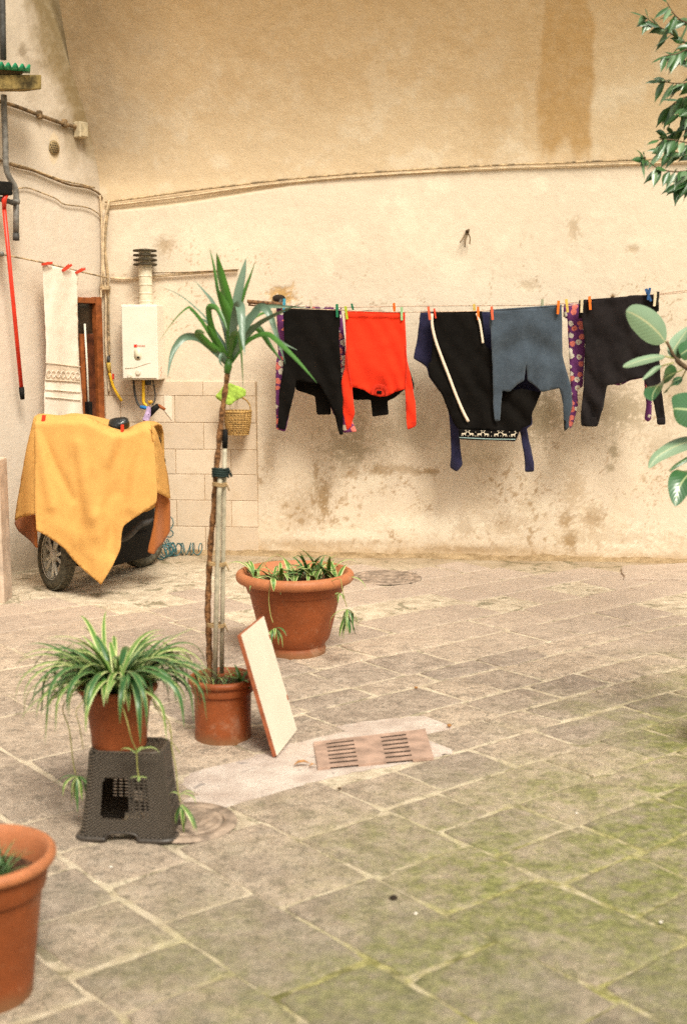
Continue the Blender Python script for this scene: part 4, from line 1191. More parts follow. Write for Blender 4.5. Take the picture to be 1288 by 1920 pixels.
# red top
rt = garment('red_top', 'bright red long sleeved top hanging upside down with its neck at the bottom', 'top',
        z4([(632,322),(700,327),(978,332),(984,480),(990,600),(1012,690),(1040,860),(1043,978),(992,1000),(985,900),(980,765),(915,785),(880,805),(830,808),(785,798),(750,772),(675,752),(683,850),(690,905),(668,980),(645,1003),(622,900),(614,725),(634,640),(640,450)]),
        M['red_cloth'], OFF_F, lambda X, Y: folds(586, 806, .017, 30, 12)(X, Y) - .02 * np.exp(-((X - z4([(830, 0)])[0][0]) ** 2) / 900) * sstep(690, 740, Y), flap=(z4([(640,325)])[0], z4([(978,332)])[0], .12))
cl = cloth('collar', z4([(783,797),(782,765),(800,742),(830,734),(860,742),(882,770),(884,803),(868,808),(866,780),(850,762),(830,756),(810,763),(800,785),(800,800)]), M['red_collar'], plane_pos(OFF_F + .014), parent=rt, thick=.005, step=2.0)
cloth('neck_opening', z4([(800,797),(800,782),(812,764),(830,758),(850,765),(865,782),(866,803),(830,806)]), M['red_collar'], plane_pos(OFF_F + .008), parent=rt, thick=.003, step=2.5)
cloth('neck_label', z4([(816,775),(846,776),(845,792),(817,791)]), M['black_cloth'], plane_pos(OFF_F + .015), parent=rt, thick=.002, step=2.5, round_=False)
def cuff(pts, mat, off, par, z=z4): return cloth('cuff', z(pts), mat, plane_pos(off), parent=par, thick=.014, step=3)
cuff([(990,965),(1044,945),(1044,979),(992,1001)], M['red_collar'], OFF_F + .004, rt); cuff([(640,965),(676,972),(667,985),(645,1004)], M['red_collar'], OFF_F + .004, rt)
cuff([(248,962),(296,972),(292,1001),(248,991)], M['black_cloth'], OFF_F + .004, bt); cuff([(597,990),(623,990),(622,1027),(600,1028)], M['black_cloth'], OFF_F + .004, bt)
def seam(pts, mat, off, par, z=z4, r=.0028):
    m = MB(); m.tube(smooth_path([wallp(x, y, off) for x, y in z(pts)], 5), r, 5); return m.build('seam', mat, par)
seam([(634,342),(760,346),(980,350)], M['red_collar'], OFF_F + .012, rt); seam([(640,500),(652,640),(672,750)], M['red_collar'], OFF_F + .015, rt); seam([(982,500),(986,640),(980,765)], M['red_collar'], OFF_F + .016, rt)
# Christmas jumper behind the black track top
xj = garment('reindeer_jumper', 'navy and black jumper with a white reindeer band at its lower edge and dangling sleeves', 'jumper',
        z5([(113,154),(250,156),(425,158),(520,170),(640,420),(645,505),(603,598),(606,650),(580,668),(601,760),(613,820),(612,856),(574,858),(571,800),(563,745),(550,675),(531,722),(285,714),(283,690),(290,760),(299,826),(275,856),(242,838),(248,790),(243,650),(236,590),(210,520),(150,440),(140,395),(118,378),(82,358),(100,262)]),
        M['navy_cloth'], OFF_B + .01, folds(585, 885, .018, 30, 15), flap=(z5([(113,154)])[0], z5([(425,158)])[0], .1))
bd = cloth('reindeer_band', z5([(279,668),(420,676),(546,682),(531,718),(410,717),(286,712)]), M['black_cloth'], plane_pos(OFF_F + .030), parent=xj, thick=.004, fold=folds(800, 830, .004, 20, 16))
m = MB()
def flat(pts, off=OFF_F + .040):
    p = [wallp(x, y, off) for x, y in pts]; m.add(p, [tuple(range(len(p)))])
def deer(cx, cy, s_, fl=1):
    def q(lst): flat([(cx + fl * x * s_, cy + y * s_) for x, y in lst])
    q([(-5, -2), (4, -2.4), (4.6, 1), (-5, 1)])
    q([(4, -2.4), (6.5, -6), (8, -5.5), (5, .6)])
    q([(6, -6), (10, -6.4), (10, -4.8), (6.6, -4.2)])
    for lx, dx in ((-4.6, -1.6), (-2.8, .6), (2.6, 2.6), (4.2, .6)): q([(lx - .6, .6), (lx + .9, .6), (lx + .9 + dx, 5.2), (lx - .2 + dx, 5.2)])
    q([(6, -6), (5, -10), (5.9, -10), (7.1, -6)]); q([(5.1, -8.4), (2.8, -9.4), (3, -10.2), (5.4, -9.3)]); q([(5.6, -8.6), (8, -10.4), (8.3, -9.7), (5.9, -7.8)])
for i, (x, f) in enumerate([(303, 1), (338, -1), (372, 1), (404, -1), (446, 1), (484, -1), (520, 1)]):
    c = z5([(x, 690 + (x - 300) * .02)])[0]; deer(c[0], c[1], .72, f)
for x in (322, 355, 425, 465, 504):
    for y in (682, 699):
        c = z5([(x, y)])[0]; flat([(c[0] - .8, c[1]), (c[0], c[1] - .9), (c[0] + .8, c[1]), (c[0], c[1] + .9)])
a_ = z5([(284,706)])[0]; b_ = z5([(530,714)])[0]
m.build('reindeer_figures', simple("white_wool", (.72, .62, .47), .9, .05), bd, smooth=False)
m = MB(); m.tube(smooth_path([wallp(*a_, OFF_F + .036), wallp((a_[0]+b_[0])/2, (a_[1]+b_[1])/2 + 1, OFF_F + .036), wallp(*b_, OFF_F + .036)], 6), .0035, 6); m.build('hem_line', simple("pale_teal_wool", (.30, .42, .40), .9, .05), bd)
# black track jacket
tj = garment('track_jacket', 'black track jacket with white piping pegged over the reindeer jumper', 'jacket',
        z5([(163,155),(270,158),(384,155),(398,300),(430,330),(432,450),(472,500),(560,490),(644,508),(604,600),(600,650),(560,662),(545,684),(410,676),(279,668),(258,640),(240,600),(205,512),(152,435),(146,380),(160,372),(166,300)]),
        M['black_cloth'], OFF_F, folds(585, 800, .018, 40, 18), flap=(z5([(163,155)])[0], z5([(384,155)])[0], .12))
for pts, wdt in (([(163,160),(165,215),(180,280),(205,350),(236,430),(270,520),(300,590),(324,636)], .016), ([(360,158),(374,200),(384,262),(388,290)], .012)):
    m = MB(); sp_ = smooth_path([wallp(x, y, OFF_F + .026) for x, y in z5(pts)], 5)
    m.strip(sp_, [wdt] * len(sp_), WT, -.5); o = m.build('piping', M['white_pipe'], tj); s_ = o.modifiers.new('s', 'SOLIDIFY'); s_.thickness = .004
# slate top
def slate_fold(X, Y):
    x0, x1 = 740 + 430 * .4255, 740 + 735 * .4255
    u = (X - x0) / (x1 - x0); h = np.clip((Y - 578) / 160, 0, 1)
    vv = np.sin((h * 13 - 7 * np.abs(u - .5)) ) * .014 * np.exp(-((h - .35) / .35) ** 2)
    dr = .012 * np.sin(u * 15 + 4 * h) * h
    return vv + dr + .006 * (fbm(X / 8, Y / 12, 22, 4) - .5) + .012 * np.exp(-((X - (740 + 580 * .4255)) / 7) ** 2) * sstep(640, 700, Y)
st = garment('slate_top', 'slate grey long sleeved top with deep drape folds, pegged right of the track jacket', 'top',
        z5([(418,148),(520,143),(735,126),(737,340),(752,400),(775,480),(782,560),(764,640),(766,660),(745,678),(741,560),(725,488),(645,506),(620,480),(586,455),(577,380),(570,455),(540,470),(505,505),(472,500),(466,570),(463,632),(440,634),(433,560),(431,400),(425,300)]),
        M['teal_cloth'], OFF_F + .045, slate_fold, flap=(z5([(418,148)])[0], z5([(735,126)])[0], .12))
cloth('cuff', z5([(742,628),(766,636),(765,662),(745,680)]), M['black_cloth'], plane_pos(OFF_F + .052), parent=st, thick=.01, step=3)
# floral trousers leg
garment('floral_leggings', 'purple floral print garment hanging as a narrow strip left of the right black jumper', 'garment',
        z5([(743,125),(790,120),(832,118),(838,300),(828,480),(803,500),(806,570),(786,640),(772,668),(764,650),(780,560),(774,480),(765,300),(760,182),(748,180)]),
        M['floral'], OFF_B + .02, folds(570, 800, .010, 16, 25), flap=(z5([(745,125)])[0], z5([(832,118)])[0], .08))
garment('floral_sleeve', 'purple floral print sleeve dangling below the right black jumper', 'garment',
        z5([(1095,430),(1128,450),(1129,560),(1128,625),(1114,637),(1099,626),(1106,560),(1100,500)]),
        M['floral'], OFF_B + .0, folds(700, 790, .006, 14, 27), puff=.012)
garment('floral_hem', 'ragged purple floral hem showing under the right black jumper', 'garment',
        z5([(930,400),(1090,400),(1092,444),(1040,452),(1005,470),(985,478),(960,470),(935,476)]),
        M['floral'], OFF_B + .0, folds(690, 725, .006, 14, 28))
rj = garment('black_jumper', 'charcoal black jumper with wide ribbed cuff, rightmost on the line behind the rubber plant', 'jumper',
        z5([(812,106),(880,103),(950,91),(1000,92),(1030,80),(1080,78),(1160,79),(1161,146),(1150,150),(1152,200),(1168,320),(1160,345),(1166,380),(1172,480),(1188,600),(1191,647),(1156,650),(1154,620),(1141,560),(1106,470),(1091,440),(1040,450),(1000,465),(935,476),(918,570),(905,612),(890,657),(820,655),(819,600),(831,480),(838,300),(826,200)]),
        M['black_cloth_b'], OFF_F + .02, lambda X, Y: folds(555, 800, .024, 50, 31)(X, Y) + .02 * sstep(0, 30, X - (1135 + (Y - 600) * -.45)) * 0 + .022 * np.exp(-((X - (1190 - (Y - 560) * .38)) / 16) ** 2), flap=(z5([(812,106)])[0], z5([(1160,79)])[0], .12))
cloth('cuff', z5([(819,618),(905,614),(891,658),(820,656)]), M['black_cloth_b'], plane_pos(OFF_F + .03), parent=rj, thick=.012, step=4)
cloth('cuff', z5([(1153,622),(1189,618),(1191,648),(1156,651)]), M['black_cloth_b'], plane_pos(OFF_F + .03), parent=rj, thick=.012, step=4)
m = MB(); m.hexa([wallp(*p, OFF_F + .03) for p in z5([(1150,112),(1161,112),(1161,150),(1150,150)])], WN * .01); m.build('label', M['black_cloth'], rj, smooth=False)

# pegs
PEG = {}
def peg_mesh(col, rgb):
    m = MB(); Rr = Matrix.Identity(3)
    for s_ in (-1, 1):
        m.hexa([(-.0055, s_ * .010, .034), (.0055, s_ * .010, .034), (.0055, s_ * .0035, -.050), (-.0055, s_ * .0035, -.050)], (0, s_ * .005, 0))
    m.tube([(-.007, -.004, .004), (.007, -.004, .004)], .005, 8); m.tube([(-.007, .008, .004), (.007, .008, .004)], .004, 8)
    o = m.build('clothes_peg', simple("peg_" + col, rgb, .4, .06, spec=.5), smooth=False)
    return o
COLS = {'red': (.62, .045, .015), 'orange': (.80, .17, .015), 'green': (.012, .19, .085), 'lime': (.42, .50, .03), 'pale green': (.30, .50, .24),
        'blue': (.03, .10, .26), 'light blue': (.06, .35, .50), 'yellow': (.72, .50, .10), 'white': (.75, .62, .42), 'grey green': (.36, .37, .24), 'black': (.02, .018, .015), 'coral': (.74, .12, .05)}
def peg(px, py, col, off, label, tilt=0, spin=0, plane='w', sc=1.0):
    if col not in PEG:
        o = peg_mesh(col, COLS[col]); PEG[col] = o
    else:
        o = PEG[col].copy(); COL.objects.link(o)
    o.location = wallp(px, py, off) if plane == 'w' else leftp(px, py, off)
    o.rotation_euler = (random.uniform(-.1, .1), math.radians(tilt), math.radians(spin) + (math.atan2(WT.y, WT.x) if plane == 'w' else math.atan2(-LT.y, -LT.x)))
    o.scale = (1.5 * sc, sc, 1.12 * sc)
    tag(o, label, 'clothes peg', 'clothes pegs'); return o
f = OFF_F + .01
peg(533, 570, 'light blue', f, 'light blue peg at the left end of the leftmost black top', 4)
peg(583, 569, 'white', OFF_B, 'pale pinkish peg poking up above the middle of the leftmost black top', -8, sc=.8)
peg(632, 580, 'green', f, 'dark green peg between the leftmost black top and the red top', -2)
peg(649, 584, 'lime', f, 'lime yellow peg on the left corner of the red top', -8)
peg(661, 577, 'green', OFF_B, 'dark green peg on the far line just right of the lime peg', -12, sc=.8)
peg(739, 578, 'orange', OFF_B + .02, 'orange peg on the far line above the right part of the red top', -4)
peg(753, 586, 'pale green', f, 'pale green peg at the right corner of the red top', -2)
peg(804, 585, 'coral', f + .01, 'coral peg at the left corner of the track jacket', -8)
peg(815, 586, 'red', f, 'small red peg close beside the coral one on the track jacket', -10, sc=.75)
peg(889, 580, 'yellow', OFF_B + .03, 'yellow peg at the right end of the track jacket', -5)
peg(896, 585, 'orange', f + .01, 'orange peg at the right end of the track jacket', -2)
peg(922, 585, 'coral', f + .055, 'coral peg at the left corner of the slate top', -6)
peg(1016, 571, 'grey green', OFF_B + .05, 'grey green peg on the far line behind the slate top', 0)
peg(1046, 574, 'orange', f + .055, 'orange peg at the right corner of the slate top', 2)
peg(1062, 571, 'yellow', f, 'yellow peg on the floral strip', -8)
peg(1090, 571, 'white', f + .03, 'off white peg at the left corner of the right black jumper', 0)
peg(1105, 566, 'orange', f + .035, 'bright orange peg on the shoulder of the right black jumper', -5)
peg(1214, 551, 'blue', f + .04, 'blue peg leaning left near the right end of the black jumper', -24)
peg(1216, 549, 'blue', f + .05, 'blue peg leaning right near the right end of the black jumper', 8, sc=.9)
peg(1227, 559, 'white', f + .04, 'pale wooden peg at the right end of the black jumper', 3)
peg(1232, 557, 'black', f + .03, 'black peg beside the pale one at the right end of the line', 2)

# --------- white lace towel on the side wall
def tw_pos(x, y, d): return leftp(x, y, .16 + d)
def tw_fold(X, Y):
    h = np.clip((Y - 495) / 290, 0, 1)
    return .012 * np.sin(X / 9.0 + 1.4 * h + fbm(X / 30, Y / 60, 3, 3) * 4) * (.4 + .6 * h) + .004 * (fbm(X / 5, Y / 9, 6, 3) - .5)
tw = cloth('lace_towel', [(80,496),(100,499),(124,504),(147,509),(146,560),(147,640),(150,690),(154,740),(157,786),(156,800),(130,800),(84,796),(83,786),(84,740),(87,690),(87,640),(83,560)], M['white_cloth'], tw_pos, fold=tw_fold, thick=.004, step=4)
tag(tw, 'long white towel with a lace band pegged on the side wall line', 'towel')
def band(pts, name, mat, extra, st=2.5):
    return cloth(name, pts, mat, lambda x, y, d: leftp(x, y, .16 + extra + d), parent=tw, fold=tw_fold, thick=.003, step=st, round_=False)
band([(88,683),(120,687),(149,690),(151,714),(120,716),(86,712)], 'lace_band', M['lace'], .004)
for i, (ya, yb) in enumerate(((680, 688), (712, 716), (730, 735), (744, 750))):
    m = MB(); P = []
    for k in range(14):
        t_ = k / 13; x = 86 + 66 * t_; y = ya + (yb - ya) * t_
        P.append(leftp(x, y, .170 + float(tw_fold(np.array([x]), np.array([y]))[0])))
    m.tube(P, .0042, 6); m.build('trim', M['lace'] if i < 2 else M['white_cloth'], tw)
# scalloped lace loops
m = MB()
for k in range(7):
    cx = 92 + k * 9; cy = 700 + k * .6
    P = []
    for j in range(13):
        w = 2 * math.pi * j / 12
        x, y = cx + 3.6 * math.cos(w), cy + 6.5 * math.sin(w)
        P.append(leftp(x, y, .174 + float(tw_fold(np.array([x]), np.array([y]))[0])))
    m.tube(P, .003, 5)
m.build('lace_loops', M['white_cloth'], tw)
peg(90, 494, 'red', .175, 'red peg lying sideways at the left corner of the white towel', 80, plane='l')
peg(127, 501, 'red', .175, 'red peg slanting at the middle of the white towel', 60, plane='l')
peg(152, 507, 'red', .165, 'red peg at the right corner of the white towel', 68, plane='l')

# =================================================================== POTS
def pot(name, label, c, rt, rb, h, rim, body='terra', rimm='terra', soil=.82, foot=True, group=None):
    t = thing(name, label, 'flower pot', c, group)
    n = 72
    ri = rt - rim
    zb = h * .74
    rbody = lambda z: rb + (ri - .004 - rb) * (z / h) ** .9
    pr = [(0.001, .004), (rb * .9, .004), (rb * .93, 0), (rb + .004, .002)]
    if foot: pr += [(rb + .006, h * .07), (rb + .002, h * .085), (rb - .001, h * .11)]
    for k in range(1, 9):
        z = h * .12 + (zb - h * .12) * k / 8; pr.append((rbody(z), z))
    pr += [(rbody(zb) + .001, zb + .002), (rbody(zb) + .009, zb + .006), (rbody(zb) + .011, zb + .012)]
    for k in range(1, 4): z = zb + .012 + (h - rim * 1.2 - zb - .012) * k / 3; pr.append((rbody(z) + .011, z))
    m = MB(); m.lathe(pr, n, c); auto_sharp(m.build('body', M[body], t), 40)
    m = MB(); cz = h - rim * .75; pr = []
    for k in range(13):
        w = -math.pi * .62 + math.pi * 1.24 * k / 12 
        pr.append((ri + rim * .35 + rim * .68 * math.cos(w), cz + rim * .75 * math.sin(w)))
    z_in = h * soil
    pr += [(ri - .004, h - rim * .9), (rbody(h * .9) - .006, h * .9), (rbody(z_in) - .004, z_in - .01)]
    m.lathe(pr, n, c); m.build('rim', M[rimm], t)
    # soil with crumbs
    m = MB(); R = rbody(z_in) - .003; vs = [(c[0], c[1], c[2] + z_in + .006)]; fs = []
    rings, seg = 7, 36
    for i in range(1, rings + 1):
        for k in range(seg):
            w = 2 * math.pi * k / seg; r = R * i / rings
            vs.append((c[0] + r * math.cos(w), c[1] + r * math.sin(w), c[2] + z_in + random.uniform(-.006, .007) * (1 if i < rings else .2)))
    for k in range(seg): fs.append((0, 1 + k, 1 + (k + 1) % seg))
    for i in range(rings - 1):
        for k in range(seg):
            a = 1 + i * seg; b = a + seg; fs.append((a + k, b + k, b + (k + 1) % seg, a + (k + 1) % seg))
    m.add(vs, fs); m.build('soil', M['soil'], t)
    return t
def gpoint(px, y):        # ground point under picture column px at forward distance y
    dep = y * cp + CAM_H * sp
    return Vector(((px - CX) / F_PX * dep, y, 0))
cbig = gpoint(554, 6.36)
pot('large_pot', 'large round terracotta pot with thick rim and a few striped plants, standing mid yard', cbig, .318, .160, .455, .040, rimm='terra_pale', soil=.86)
cyu = gpoint(419, 4.95)
pot('yucca_pot', 'medium terracotta pot holding the tall yucca and its grey stakes', cyu, .146, .117, .275, .020, soil=.86, foot=False)
csp = gpoint(223, 3.99)
STOOL_H = .312
csp = Vector((csp.x, 3.99, STOOL_H - .004))
# x for a raised pot: put its axis under picture column 223
dep_ = 3.99 * cp + (CAM_H - .42) * sp
csp.x = (223 - CX) / F_PX * dep_
pot('spider_pot', 'small terracotta pot of spider plant standing on the wicker stool', csp, .136, .090, .215, .016, soil=.88, foot=False)
cnr = gpoint(0, 2.92)
dn = 2.92 * cp + (CAM_H - .40) * sp
cnr.x = (-34 - CX) / F_PX * dn
pot('near_pot', 'deep terracotta pot cut off by the left edge in the foreground', cnr, .186, .110, .395, .022, rimm='terra_pale', soil=.80, foot=False)

# =================================================================== LEAF GENERATORS
def arch_path(base, az, length, elev, droop, n=11, twist=0.0):
    p = Vector(base); out = [p.copy()]; e = elev; a = az
    for i in range(n):
        t_ = (i + 1) / n
        e -= droop * (0.35 + 1.3 * t_) / n
        a += twist / n
        e_ = max(e, -1.50)
        p = p + Vector((math.sin(a) * math.cos(e_), math.cos(a) * math.cos(e_), math.sin(e_))) * (length / n)
        out.append(p.copy())
    return out
def blade(base, az, length, elev, droop, w, mat, parent, name='leaf', twist=0.0, bend=.35, n=11):
    P = arch_path(base, az, length, elev, droop, n, twist)
    W = [w * (0.55 + 0.45 * min(1, i / 2.5)) * (1 - max(0, (i / n - .45) / .55) ** 1.8) + .0006 for i in range(n + 1)]
    side = [Vector((math.cos(az), -math.sin(az), 0))] * (n + 1)
    m = MB(); m.strip(P, W, side, bend)
    return m.build(name, mat, parent), P
def plantlet(c, parent, n, ln, mats, down=0.6):
    o = None
    for k in range(n):
        az = 2 * math.pi * k / n + random.uniform(-.5, .5)
        l = ln * random.uniform(.6, 1.15)
        b, _ = blade(c, az, l, random.uniform(-.5, .9) - down * .5, random.uniform(1.2, 2.4), random.uniform(.009, .014), random.choice(mats), parent, n=7)
def runner(pts, parent, r=.0022):
    m = MB(); m.tube(smooth_path(pts, 5), r, 5); return m.build('runner', M['runner'], parent)

# --------- spider plant on the stool
tsp = thing('spider_plant', 'bushy variegated spider plant spilling over the small pot on the wicker stool', 'plant', csp + UP * .19)
sc_ = csp + UP * .195
random.seed(21)
for k in range(165):
    az = random.uniform(0, 2 * math.pi); rr_ = random.uniform(0, .07)
    b = sc_ + Vector((math.sin(az) * rr_, math.cos(az) * rr_, 0))
    inner = random.random()
    el = 1.50 - .80 * (rr_ / .07) * random.uniform(.2, 1) - random.uniform(0, .3)
    ln = random.uniform(.22, .39) * (1.0 if inner > .3 else .8)
    mt = M['spider_leaf'] if random.random() < .58 else M['spider_leaf_dark']
    blade(b, az + random.uniform(-.5, .5), ln, el, random.uniform(.8, 3.6), random.uniform(.013, .024), mt, tsp, twist=random.uniform(-.5, .5))
for k in range(34):
    az = random.uniform(0, 2 * math.pi); b = sc_ + Vector((math.sin(az) * .05, math.cos(az) * .05, .01))
    blade(b, az, random.uniform(.34, .44), random.uniform(.8, 1.3), random.uniform(2.4, 3.3), random.uniform(.018, .024), M['spider_leaf_dark'] if k % 3 else M['spider_leaf'], tsp, twist=random.uniform(-.7, .7), n=13)
def sp_at(x, y, yy): return at_y(x, y, yy)
R1 = runner([sc_ + Vector((-.08, -.05, .03)), sp_at(120, 1320, 3.95), sp_at(131, 1370, 3.93), sp_at(138, 1430, 3.95), sp_at(143, 1452, 3.95)], tsp)
plantlet(sp_at(145, 1455, 3.95), R1, 13, .115, [M['spider_leaf'], M['spider_leaf_dark']])
R2 = runner([sc_ + Vector((-.06, -.08, .02)), sp_at(145, 1330, 3.86), sp_at(150, 1362, 3.86), sp_at(157, 1405, 3.88)], tsp, .0016)
R3 = runner([sc_ + Vector((.02, -.10, .02)), sp_at(238, 1350, 3.80), sp_at(247, 1385, 3.79), sp_at(256, 1408, 3.80), sp_at(258, 1440, 3.80), sp_at(261, 1458, 3.80)], tsp)
for az, l, e in ((-1.3, .075, .9), (1.45, .095, .9), (.6, .05, 1.1)):
    blade(sp_at(256, 1412, 3.80), az, l, e, 1.9, .012, M['spider_leaf'], R3, n=7)
for az, l in ((-1.5, .035), (1.5, .03), (3.0, .03)): blade(sp_at(261, 1456, 3.79), az, l, .3, 1.0, .009, M['spider_leaf'], R3, n=5)
R4 = runner([sc_ + Vector((.08, -.04, .02)), sp_at(315, 1350, 3.90), sp_at(322, 1400, 3.90), sp_at(330, 1440, 3.90), sp_at(334, 1480, 3.90), sp_at(339, 1505, 3.90)], tsp)
for az, l, e in ((1.4, .07, .9), (1.8, .085, .6), (-1.3, .05, .9)): blade(sp_at(337, 1490, 3.90), az, l, e, 2.2, .010, M['spider_leaf'], R4, n=7)
for k in range(8): blade(sp_at(341, 1508, 3.90), random.uniform(0, 6.28), random.uniform(.07, .125), random.uniform(-1.2, -.2), 1.0, .014, M['spider_leaf_dark'] if k % 2 else M['spider_leaf'], R4, n=7)
R5 = runner([sc_ + Vector((.09, -.02, .02)), sp_at(318, 1370, 3.98), sp_at(322, 1390, 3.98), sp_at(333, 1405, 3.98), sp_at(338, 1412, 3.98)], tsp, .0016)

# --------- striped plants in the large pot
tb = thing('striped_plant', 'young variegated spider plants scattered in the large pot, two trailing over its rim', 'plant', cbig + UP * .39)
random.seed(5)
zb_ = .395
for (px, n, l) in ((478, 7, .16), (512, 11, .17), (527, 8, .15), (560, 9, .17), (578, 10, .20), (600, 9, .20), (615, 10, .19), (632, 8, .16), (545, 8, .14), (590, 8, .15)):
    yy = 6.36 + random.uniform(-.14, .12)
    c = gpoint(px, yy); c.z = zb_; dp = yy * cp + (CAM_H - zb_) * sp; c.x = (px - CX) / F_PX * dp
    if (c.xy - cbig.xy).length > .24: c.xy = cbig.xy + (c.xy - cbig.xy).normalized() * .235
    for k in range(n):
        blade(c, random.uniform(0, 6.28), 1.3 * l * random.uniform(.6, 1.15), random.uniform(.8, 1.5), random.uniform(.6, 2.4), random.uniform(.016, .026), M['spider_leaf'] if random.random() < .8 else M['spider_leaf_dark'], tb, n=8)
Rb = runner([Vector((cbig.x - .13, 6.36 - .22, .42)), at_y(508, 1088, 6.04), at_y(504, 1120, 6.03), at_y(507, 1150, 6.02), at_y(512, 1168, 6.0)], tb)
blade(at_y(511, 1085, 6.03), 3.0, .12, .6, 2.6, .028, M['spider_leaf'], Rb, n=8)
plantlet(at_y(516, 1178, 6.0), Rb, 11, .12, [M['spider_leaf'], M['spider_leaf_dark']], .4)
Rc = runner([Vector((cbig.x + .16, 6.36 - .2, .42)), at_y(636, 1085, 6.08), at_y(641, 1100, 6.06), at_y(645, 1120, 6.05), at_y(650, 1138, 6.05)], tb)
plantlet(at_y(636, 1112, 6.06), Rc, 6, .06, [M['spider_leaf']], .3)
plantlet(at_y(651, 1142, 6.05), Rc, 14, .15, [M['spider_leaf'], M['spider_leaf_dark']], 1.4)
for k in range(6): blade(at_y(649, 1150, 6.05), random.uniform(0, 6.28), random.uniform(.10, .15), random.uniform(-1.2, -.6), .6, .022, M['spider_leaf_dark'] if k % 2 else M['spider_leaf'], Rc, n=7)

# --------- grass and seedlings in the yucca pot
tg = thing('pot_weeds', 'grassy weeds and a small rosette growing round the yucca stem in its pot', 'plant', cyu + UP * .24)
for k in range(46):
    a_ = random.uniform(0, 6.28); r_ = random.uniform(.02, .11)
    b = cyu + Vector((math.sin(a_) * r_, math.cos(a_) * r_, .24))
    blade(b, random.uniform(0, 6.28), random.uniform(.05, .12), random.uniform(.9, 1.5), random.uniform(.8, 2.2), random.uniform(.003, .007), M['spider_leaf_dark'] if k % 3 else M['spider_leaf'], tg, name='blade_of_grass', n=6)
b = cyu + Vector((.085, -.04, .235))
for k in range(11): blade(b + UP * .012 * (k % 4), k * 2.4, random.uniform(.06, .11), random.uniform(.5, 1.35), random.uniform(.4, 1.6), .017, M['yucca_leaf'], tg, n=6)

# --------- plant in the near pot
tn = thing('near_plant', 'dark feathery plant in the foreground pot at the left edge', 'plant', cnr + UP * .34)
for k in range(40):
    b = cnr + Vector((.045 + random.uniform(-.03, .02), random.uniform(-.03, .04), .31))
    blade(b, random.uniform(0, 6.28), random.uniform(.06, .15), random.uniform(.9, 1.5), random.uniform(.2, 1.2), .006, M['spider_leaf_dark'], tn, n=6)

# =================================================================== YUCCA
random.seed(11)
ty = thing('yucca', 'tall thin yucca tree with a crown of sword leaves tied to grey stakes', 'yucca', cyu + UP * .24)
YD = cyu.y
def yk(x, y, d=0.0): return at_y(280 + x * .264, 440 + y * .264, YD + d)
trunk = [at_y(x, y, YD + .0) for x, y in [(394,1275),(393,1235),(392,1190),(390,1150),(391,1110),(393,1060),(396,1010),(401,960),(404,915),(406,880),(410,840),(415,790),(420,750),(425,715),(428,690),(429,670)]]
trunk[0].z = .23
m = MB(); sp_ = smooth_path(trunk, 5); rad = []
for i in range(len(sp_)):
    t_ = i / (len(sp_) - 1); rad.append((.0135 - .003 * t_) * (1 + .16 * math.sin(i * 1.35) + random.uniform(-.07, .07)))
m.tube(sp_, rad, 10); m.build('trunk', M['bark'], ty)
m = MB(); m.tube([yk(553, 985), yk(560, 940), yk(567, 880)], [.013, .017, .012], 10); m.build('crown_stem', M['yucca_leaf'], ty)
YL = [
 ([(566,930),(585,720),(560,520),(505,280),(478,125)], .046, 'g', -.05), ([(568,900),(585,690),(560,560),(520,460),(498,395)], .038, 'g', -.08),
 ([(560,880),(545,640),(490,420),(460,230),(430,98)], .014, 'g', .05), ([(572,900),(600,660),(630,440),(665,280),(688,165)], .036, 'p', .04),
 ([(575,900),(615,650),(680,430),(720,310),(753,193)], .030, 'g', .1), ([(560,900),(520,800),(430,630),(330,520),(200,420),(60,362)], .008, 'p', .25),
 ([(555,900),(475,740),(432,620),(420,530),(440,510),(480,525),(525,600),(555,680)], .024, 'g', -.12),
 ([(555,920),(490,800),(390,630),(310,530),(265,518),(180,600),(65,765)], .020, 'g', -.1),
 ([(555,925),(500,860),(390,755),(310,722),(240,735),(180,810),(150,900),(130,1022)], .030, 'p', -.15),
 ([(552,900),(490,830),(420,780),(370,730),(345,700),(365,690),(400,700)], .030, 'g', -.2),
 ([(560,900),(530,790),(450,670),(390,610),(320,582)], .020, 'p', .2), ([(566,870),(520,620),(450,480),(400,415),(325,328)], .016, 'p', .3),
 ([(580,890),(600,700),(625,560),(636,512),(648,540),(660,700),(680,860)], .044, 'p', -.22),
 ([(585,905),(600,780),(612,725),(630,740),(650,880),(668,1110)], .042, 'g', -.28),
 ([(582,890),(650,720),(750,560),(800,520),(850,560),(900,700),(968,920)], .034, 'p', -.1),
 ([(582,895),(640,740),(720,610),(800,560),(850,565)], .014, 'g', .1),
 ([(585,890),(650,760),(760,640),(900,560),(1100,480)], .026, 'p', -.15), ([(585,890),(640,700),(720,570),(830,515),(960,510),(1140,522)], .018, 'p', .2),
 ([(585,905),(660,760),(740,660),(790,680),(860,790),(945,905)], .028, 'g', -.02),
 ([(590,905),(690,770),(790,715),(880,730),(960,775),(1052,820)], .016, 'p', .05),
 ([(590,900),(700,750),(830,700),(930,770),(1060,900),(1190,1052)], .022, 'g', -.25),
 ([(575,905),(585,780),(592,690),(605,600),(612,560)], .022, 'g', .02), ([(560,925),(530,860),(500,800),(440,690),(410,640)], .030, 'g', -.05),
 ([(560,930),(540,880),(515,850),(505,900),(530,945)], .016, 'p', -.06), ([(572,920),(600,860),(620,800),(640,700)], .020, 'g', .05)]
